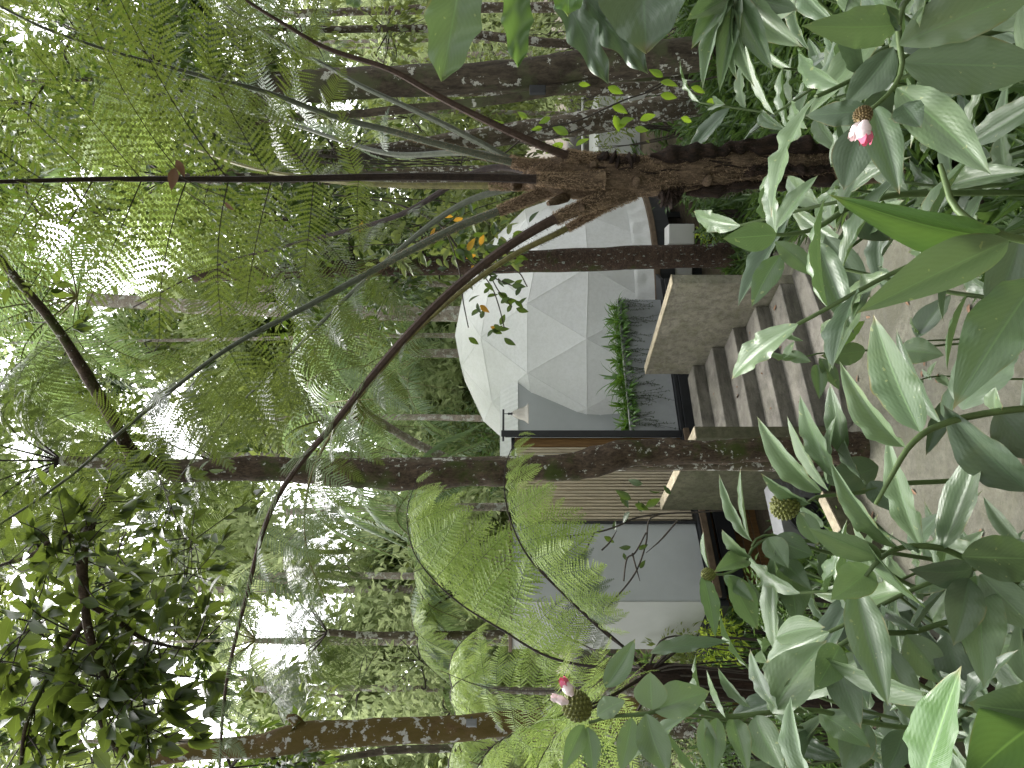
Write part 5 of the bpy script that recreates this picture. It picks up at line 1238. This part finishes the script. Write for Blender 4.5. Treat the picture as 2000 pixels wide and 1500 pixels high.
SLAB = ['ginger plant at the top right corner beneath the large hanging leaves', 'ginger plant just under the divided hand shaped leaves', 'ginger plant at the right edge beside the divided leaved plant', 'ginger plant right of the fern trunk on the upper bank', 'ginger plant between the divided leaves and the pink blossom', 'ginger plant beside the foot of the fern trunk', 'ginger plant below the brown flower cone', 'low ginger plant right of the path under the blossom plant', 'ginger plant behind the stem that carries the brown cone', 'ginger plant low in the bank under the yellow green leaf', 'ginger plant at the right edge of the path behind the large bright leaf', 'ginger plant right of the brown flower cone at the frame edge', 'ginger plant at the far right bottom of the bank', 'ginger plant in the bottom right corner of the bank', 'ginger plant low beneath the widest blossom plant leaves', 'ginger plant on the path side of the fern trunk foot', 'ginger plant under the deck beam near the green cone', 'ginger plant in front of the dark bush by the curb wall', 'ginger plant behind the broad silvery leaf', 'ginger plant left of the curb wall end', 'ginger plant growing over the middle of the curb wall', 'ginger plant under the broad silvery leaf near the path', 'ginger plant low between curb wall and path at the left', 'ginger plant farthest left below the long green stem', 'ginger plant beside the long green stem at the left edge', 'ginger plant in the bottom left corner behind the blurred bright leaf', 'ginger plant low beside the pale glossy leaves', 'ginger plant beneath the large pale leaf at the curb wall', 'ginger plant left of the small pink bud plant stem', 'ginger plant behind the curb wall below the cabin', 'ginger plant at the bottom edge of the path left of centre', 'ginger plant at the bottom edge of the path right of centre', 'ginger plant below the green flower cone at the far left']
for k, (x, y, Y) in enumerate(spots):
    src = protos[k % 3]; p = P(x, y, Y); sc = 1.0
    if k < 3: r = src
    else:
        r = src.copy(); COL.objects.link(r)
        for ch in src.children: c2 = ch.copy(); COL.objects.link(c2); c2.parent = r
    zg = gz(p[0], p[1]); hgt = max(.35, p[2] - zg); r.location = (p[0], p[1], p[2] - 1.12); 
    if p[2] - 1.12 > zg: r.scale = (1, 1, (p[2] - zg + .05) / 1.12); r.location[2] = zg - .03
    r.rotation_euler = (0, 0, k * 2.4)
    r['group'] = 'ginger plants filling the banks'
    r['label'] = SLAB[k]

# slender seedlings growing across the path
for k, (st, lv) in enumerate([
   ([(1533,680),(1570,696),(1600,690),(1700,684),(1800,678),(1870,672)], [(1530,700,1552,666,16,.4),(1555,700,1485,682,14,.5),(1535,690,1585,707,22,.3),(1568,666,1518,640,18,.6),(1690,684,1602,695,40,.3),(1600,700,1640,762,20,.8),(1595,712,1600,780,18,.9),(1636,676,1690,626,34,.5,'yleaf'),(1612,670,1625,622,30,.5)]),
   ([(1760,690),(1800,668),(1850,664),(1920,660)], [(1756,684,1845,694,48,.3),(1792,660,1858,574,50,.3,'ginger_d'),(1800,650,1780,618,14,.5),(1760,700,1725,730,12,.5)]),
   ([(1770,755),(1810,738),(1850,735),(1950,740)], [(1785,745,1775,708,12,.5),(1800,742,1790,765,11,.4),(1812,738,1830,705,12,.5),(1830,735,1860,760,14,.6),(1845,780,1808,890,24,.8,'ginger_d'),(1820,742,1800,720,10,.5)])]):
    gplant(['slender seedling rising in front of the stair', 'low dark leaved seedling on the path right of the speckled ginger', 'thin grassy seedling beside the speckled ginger leaf'][k], 2.6, [st], lv, 20 + k, srad=.004, name='seedling')

# large jagged leaves hanging in from the upper right
def jag(parent, outline_base, tip, w, mat, seed, Y, dY=0, lobes=7, depth=.25):
    qq = np.random.default_rng(seed); b, e = P(*outline_base, Y), P(*tip, Y + dY); x = e - b; L = np.linalg.norm(x); x /= L
    view = unit(np.array([0, 0, H]) - (b + e) / 2); nz = unit(view - x * view.dot(x)); y = np.cross(nz, x); V, A, Fq = [], [], []; n, m = 40, 4
    for i in range(n + 1):
        t = i / n; ww = .5 * math.sin(math.pi * t ** .8) ** .7 * (1 - depth * .5 * (1 + math.cos(2 * math.pi * t * lobes))) * w / F * Y if 0 < t < 1 else 0.001
        for j in range(-m, m + 1):
            s = j / m; V.append(b + x * L * (t + .05 * abs(s)) + y * s * ww + nz * (abs(s) * ww * .35 + .012 * math.sin(t * 18 + s * 3) * abs(s) - .12 * L * t * t)); A.append((s, t, .5))
    k = 2 * m + 1
    for i in range(n):
        for j in range(k - 1): a = i * k + j; Fq.append((a, a + k, a + k + 1, a + 1))
    g = G(); g.add(V, np.array(Fq), 0, A); return g.build('leaf', M[mat], parent, smooth=True)
base = P(1300, -160, 1.7)
jt = thing('jagged_leaf_plant', 'large leaved plant with lobed leaves hanging in at the upper right edge', 'plant', (base[0], 1.7, gz(base[0], 1.7)))
g = G(); tube(g, [P(800, -140, 1.6), P(1000, -120, 1.65), P(1300, -160, 1.7), np.array([base[0], 1.7, gz(base[0], 1.7) - .05])], [.01, .014, .018, .022], 8, steps=40); g.build('stem', M['stem'], jt)
for (b, e, w, m, s, Y, lo, dp) in [((905,-70),(866,142),118,'ginger',1,1.5,3,.16),((1008,-50),(1012,118),66,'cover',2,1.7,3,.2),((1085,-40),(1182,150),70,'ginger_d',3,1.6,3,.3),((1130,-20),(1258,134),66,'ginger_d',4,1.62,3,.35),((1250,-130),(1262,86),190,'ginger_d',5,1.5,4,.08),((1110,-60),(1110,24),80,'ginger_b',6,1.5,3,.1),((690,-30),(690,14),40,'ginger',7,1.6,3,.1)]:
    jag(jt, b, e, w, m, s, Y, 0, lo, dp)
dt = thing('divided_leaf_plant', 'plant with deeply divided hand shaped dark leaves above the blossom', 'plant', (P(1430, -20, 2.1)[0], 2.1, gz(P(1430, -20, 2.1)[0], 2.1)))
hub = P(1432, -15, 2.1); g = G(); tube(g, [hub, P(1500, -80, 2.1), np.array([P(1500,-100,2.1)[0], 2.1, gz(P(1500,-100,2.1)[0], 2.1) - .05])], [.008, .012, .014], 8, steps=24); g.build('stem', M['stem'], dt)
for k, (tx, ty, w) in enumerate([(1350,96,46),(1372,176,44),(1405,182,40),(1475,172,40),(1510,140,46),(1568,92,60),(1340,40,50),(1440,160,36),(1560,20,50)]):
    gleaf(dt, P(1432 + (k % 3) * 5, -12, 2.1), P(tx, ty, 2.0), w / F * 2.1 * 1.1, .25 * (-1) ** k, 'ginger', k * 3 + 1, 1)

# hanging twigs with sparse leaves
def twig_plant(name, label, pts_list, Y, leaves, lsz, lm, seed, cat='branch', rad=.006, orange=0):
    qq = np.random.default_rng(seed); b = P(*pts_list[0][-1], Y); t = thing(name, label, cat, (b[0], Y, gz(b[0], Y)))
    for pl_ in pts_list:
        g = G(); tube(g, [P(*p, Y) for p in pl_], [rad * .4, rad, rad * 1.1] if len(pl_) == 3 else rad, 5, 0, steps=26, rough=.05); g.build('twig', M['twig'], t)
    g = G(); g2 = G()
    for (x, y, a, w) in leaves:
        p = P(x, y, Y + qq.uniform(-.06, .06)); an = math.radians(a); d = np.array([math.cos(an), qq.normal(0, .3), math.sin(an)])
        L = w / F * Y; scatter(g2 if qq.random() < orange else g, L_MID, np.array([p]), np.array([d]), np.array([[0, -1., .5]]) + qq.normal(0, .4, (1, 3)), np.array([L]), np.array([L * .45]), 0, qq)
    if g.n: g.build('leaves', M[lm], t)
    if g2.n: g2.build('leaves', M['orange'], t)['label'] = 'leaves turned orange'
qq = np.random.default_rng(99)
L_ = []
for k in range(42): L_.append((qq.normal(975, 34), qq.normal(575, 50), qq.uniform(190, 350), qq.uniform(18, 30)))
for k in range(60): L_.append((qq.normal(925, 40), qq.normal(470, 40), qq.uniform(190, 350), qq.uniform(18, 30)))
twig_plant('hanging_branch', 'hanging branch with dark and orange leaves dangling before the dome', [[(1005,560),(960,540),(905,500),(860,440),(780,400),(650,380)],[(1000,600),(975,570),(945,520),(905,495),(860,440),(780,400)],[(915,640),(905,590),(895,520),(860,440),(780,400)],[(1030,560),(1010,530),(960,530),(905,500)],[(985,640),(975,600),(960,560),(930,520)]], 7.5, L_, .1, 'tleaf', 5, orange=.05, rad=.007)
twig_plant('bare_branch', 'thin bare branch with a few leaves hanging in front of the grey cabin wall', [[(1070,1048),(1120,1046),(1165,1040),(1205,1028),(1240,1012),(1290,1004),(1370,1000),(1420,996)],[(1185,1188),(1240,1120),(1262,1060),(1268,1015),(1290,1004)],[(1205,1036),(1190,1060),(1175,1075)],[(1080,1125),(1100,1090),(1115,1046)],[(1110,1110),(1140,1080),(1160,1042)],[(1218,1135),(1225,1090),(1240,1080),(1262,1040)],[(1250,1135),(1240,1100),(1235,1080)],[(1262,1080),(1290,1055),(1325,1015)]], 6.6,
  [(1255,945,80,32),(1232,975,60,34),(1230,1000,150,30),(1215,962,200,34),(1262,990,300,34),(1240,985,250,30),(1180,1048,240,24),(1232,1068,100,24),(1248,1074,300,22),(1253,1000,20,26),(1218,1080,200,18),(1250,1110,330,20),(1200,1035,0,20),(1075,1050,120,34),(1060,1060,200,32),(1082,1064,260,26),(1290,960,90,24),(1310,965,40,22)], .1, 'tleaf', 6, rad=.008)
twig_plant('vine_branch', 'climbing stem with yellow green leaves just right of the tree fern trunk', [[(1310,155),(1280,175),(1220,195),(1130,235),(1040,258),(985,300)],[(1400,150),(1350,160),(1310,155),(1260,180)],[(1150,245),(1110,260),(1080,268)]], 6.0,
  [(1190+qq.uniform(-12,12),170,250,34),(1195,205,240,36),(1200,225,200,34),(1290,160,250,36),(1295,150,60,32),(1290,185,260,34),(1100,280,120,40),(1110,262,60,38),(1105,300,220,34),(1125,285,300,30),(1210,240,280,30),(1250,235,290,34),(1240,250,250,28),(1060,250,100,24),(985,240,90,24),(1130,165,270,24),(1030,230,60,24),(1350,170,250,30),(1380,200,280,34),(1330,230,260,28),(1205,250,300,26),(1075,230,110,26)], .1, 'yleaf', 7, rad=.007)
L_ = [(qq.uniform(690, 1010), qq.uniform(375, 520), qq.uniform(180, 360), qq.uniform(16, 30)) for _ in range(150)] 
twig_plant('leafy_branch', 'fine leafy branch high above the dome beside the pale green stalk', [[(1000,385),(900,420),(820,470),(700,480),(600,500)],[(920,500),(860,480),(780,440),(700,430),(600,420)],[(960,440),(900,400),(820,390),(700,385)]], 8.6, L_, .1, 'tleaf_y', 8, orange=.01, rad=.006)

# aerial roots / hanging dead stalk beside the trunk
g = G()
for k in range(26):
    x0 = qq.uniform(560, 760); y0 = qq.normal(305, 10); tube(g, [P(x0, y0, 6), P(x0 + 130, y0 + qq.normal(4, 8), 6), P(x0 + 250, y0 + qq.normal(8, 10), 6)], .004, 4, steps=10)
tag(g.build('dead_frond_stalks', M['twig']), 'tangle of dry hanging stalks beside the fern crown', 'dead stalks')
# little boxes fixed on trunks
bb = P(1050, 176, 7.9); g = G(); box(g, bb - [.04, .04, .09], (.085, 0, 0), (0, .09, 0), (0, 0, .18)); o_ = g.build('speaker_box', M['black'], smooth=False); bevel(o_, .008); tag(o_, 'small black box between the thick lichen trunk and its side limb', 'box')
bb = P(920, 1412, 6.75); t = thing('spot_lamp', 'small grey spot lamp clipped on the orange mossy trunk', 'lamp', tuple(bb)); g = G(); tube(g, [bb + [0, .0, .045], bb - [0, 0, .045]], .036, 14); tube(g, [bb - [0, 0, .045], bb - [0, 0, .055]], .040, 14); g.build('lamp_housing', M['plastic'], t); g = G(); box(g, bb + [-.01, .03, -.01], (.02, 0, 0), (0, .08, 0), (0, 0, .02)); g.build('bracket', M['black'], t, smooth=False)

# fallen leaves
FL = [(1612,482,'dry leaf lying on the path near the ringed trunk',0.008),(1640,560,'dry leaf lying in the middle of the path',.008),(1590,645,'small reddish leaf on the path by the bottom step',.008),(1463,820,'pale dry leaf on the left end of a middle step',None),(1568,498,'dark dry leaf at the edge of the path',.008),(1565,625,'dry leaf on the bottom step',.108)]
for k, (x, y, lab, z) in enumerate(FL):
    if z is None: z = .43; 
    Y = (H - z) * F / (x - 1000); b = P(x, y, Y); g = G(); a = k * 1.7; scatter(g, L_MID, np.array([b + [0, 0, .012]]), np.array([[math.cos(a), math.sin(a), .02]]), np.array([[0, 0, 1.]]), np.array([.13]), np.array([.055]), 0, qq)
    tag(g.build('fallen_leaf', M['dry'], loc=b), lab, 'leaf')

twig_plant('dead_twig', 'dry twig with two curled brown leaves caught beside the black upright stalk', [[(440,385),(390,365),(345,340),(325,318)],[(440,430),(400,400),(360,372)]], 2.9, [(345,312,200,34),(342,328,170,44),(440,395,220,22)], .1, 'dry', 12, rad=.002)

# scattered litter on the path and the steps
qq = np.random.default_rng(31); n_ = 0
while n_ < 46:
    if n_ < 34:
        x, y, z = qq.uniform(-2.6, 1.8), qq.uniform(4.2, 8.4), .004
        if not inside_path(x, y) or in_stair(x, y): continue
        lab, gr = 'small dry leaf lying on the concrete path', 'dry leaves scattered on the path'
    else:
        i = int(qq.integers(0, 5)); p = L1 + B2 * qq.uniform(.05, SW - .1) + A2 * (.44 * i + qq.uniform(.15, .34)); x, y, z = p[0], p[1], .1 + .16 * (i + 1) + .003
        lab, gr = 'small dry leaf lying on a stair tread', 'dry leaves scattered on the stair'
    n_ += 1; a = qq.uniform(0, 6.28); L = qq.uniform(.04, .10); g = G(); b = np.array([x, y, z + .006])
    scatter(g, [L_MID, L_BR][n_ % 2], np.array([b]), np.array([[math.cos(a), math.sin(a), .05]]), np.array([[qq.normal(0, .15), qq.normal(0, .15), 1.]]), np.array([L]), np.array([L * .42]), 0, qq)
    tag(g.build('fallen_leaf', M['dry'], loc=b), lab, 'leaf', gr)
SKY=.74; SUN=3.3
# ------------------------------------------------------------------ camera, light, sky
cam = bpy.data.cameras.new('camera'); co = bpy.data.objects.new('camera', cam); COL.objects.link(co)
cam.sensor_width = 36; cam.lens = F / 2000 * 36; cam.clip_end = 600; cam.clip_start = .05
co.matrix_world = Matrix(((0, 1, 0, 0), (0, 0, -1, 0), (-1, 0, 0, H), (0, 0, 0, 1)))
SC.camera = co
w = bpy.data.worlds.new('World'); SC.world = w; w.use_nodes = True; nt = w.node_tree; nt.nodes.clear()
EL, AZ = math.radians(62), math.radians(-25)
sky = nt.nodes.new('ShaderNodeTexSky'); sky.sky_type = 'NISHITA'; sky.sun_disc = False; sky.sun_elevation = EL; sky.sun_rotation = AZ; sky.air_density = 1.0; sky.dust_density = 4.0
hs = nt.nodes.new('ShaderNodeHueSaturation'); hs.inputs['Saturation'].default_value = .12
bg = nt.nodes.new('ShaderNodeBackground'); bg.inputs[1].default_value = SKY
wo = nt.nodes.new('ShaderNodeOutputWorld')
nt.links.new(sky.outputs[0], hs.inputs['Color']); nt.links.new(hs.outputs[0], bg.inputs[0]); nt.links.new(bg.outputs[0], wo.inputs[0])
sl = bpy.data.lights.new('sun', 'SUN'); sl.energy = SUN; sl.angle = math.radians(16); sl.color = (1, .97, .90)
so = bpy.data.objects.new('sun', sl); COL.objects.link(so); so.location = (0, 0, 30)
dirv = Vector((math.sin(AZ) * math.cos(EL), math.cos(AZ) * math.cos(EL), math.sin(EL)))
so.rotation_euler = dirv.to_track_quat('Z', 'Y').to_euler()
SC.view_settings.view_transform = 'Standard'; SC.view_settings.look = 'None'; SC.view_settings.exposure = 0; SC.view_settings.gamma = 1
SC.render.engine = 'CYCLES'
SC.cycles.max_bounces = 8; SC.cycles.diffuse_bounces = 4; SC.cycles.glossy_bounces = 3; SC.cycles.transmission_bounces = 6; SC.cycles.transparent_max_bounces = 8
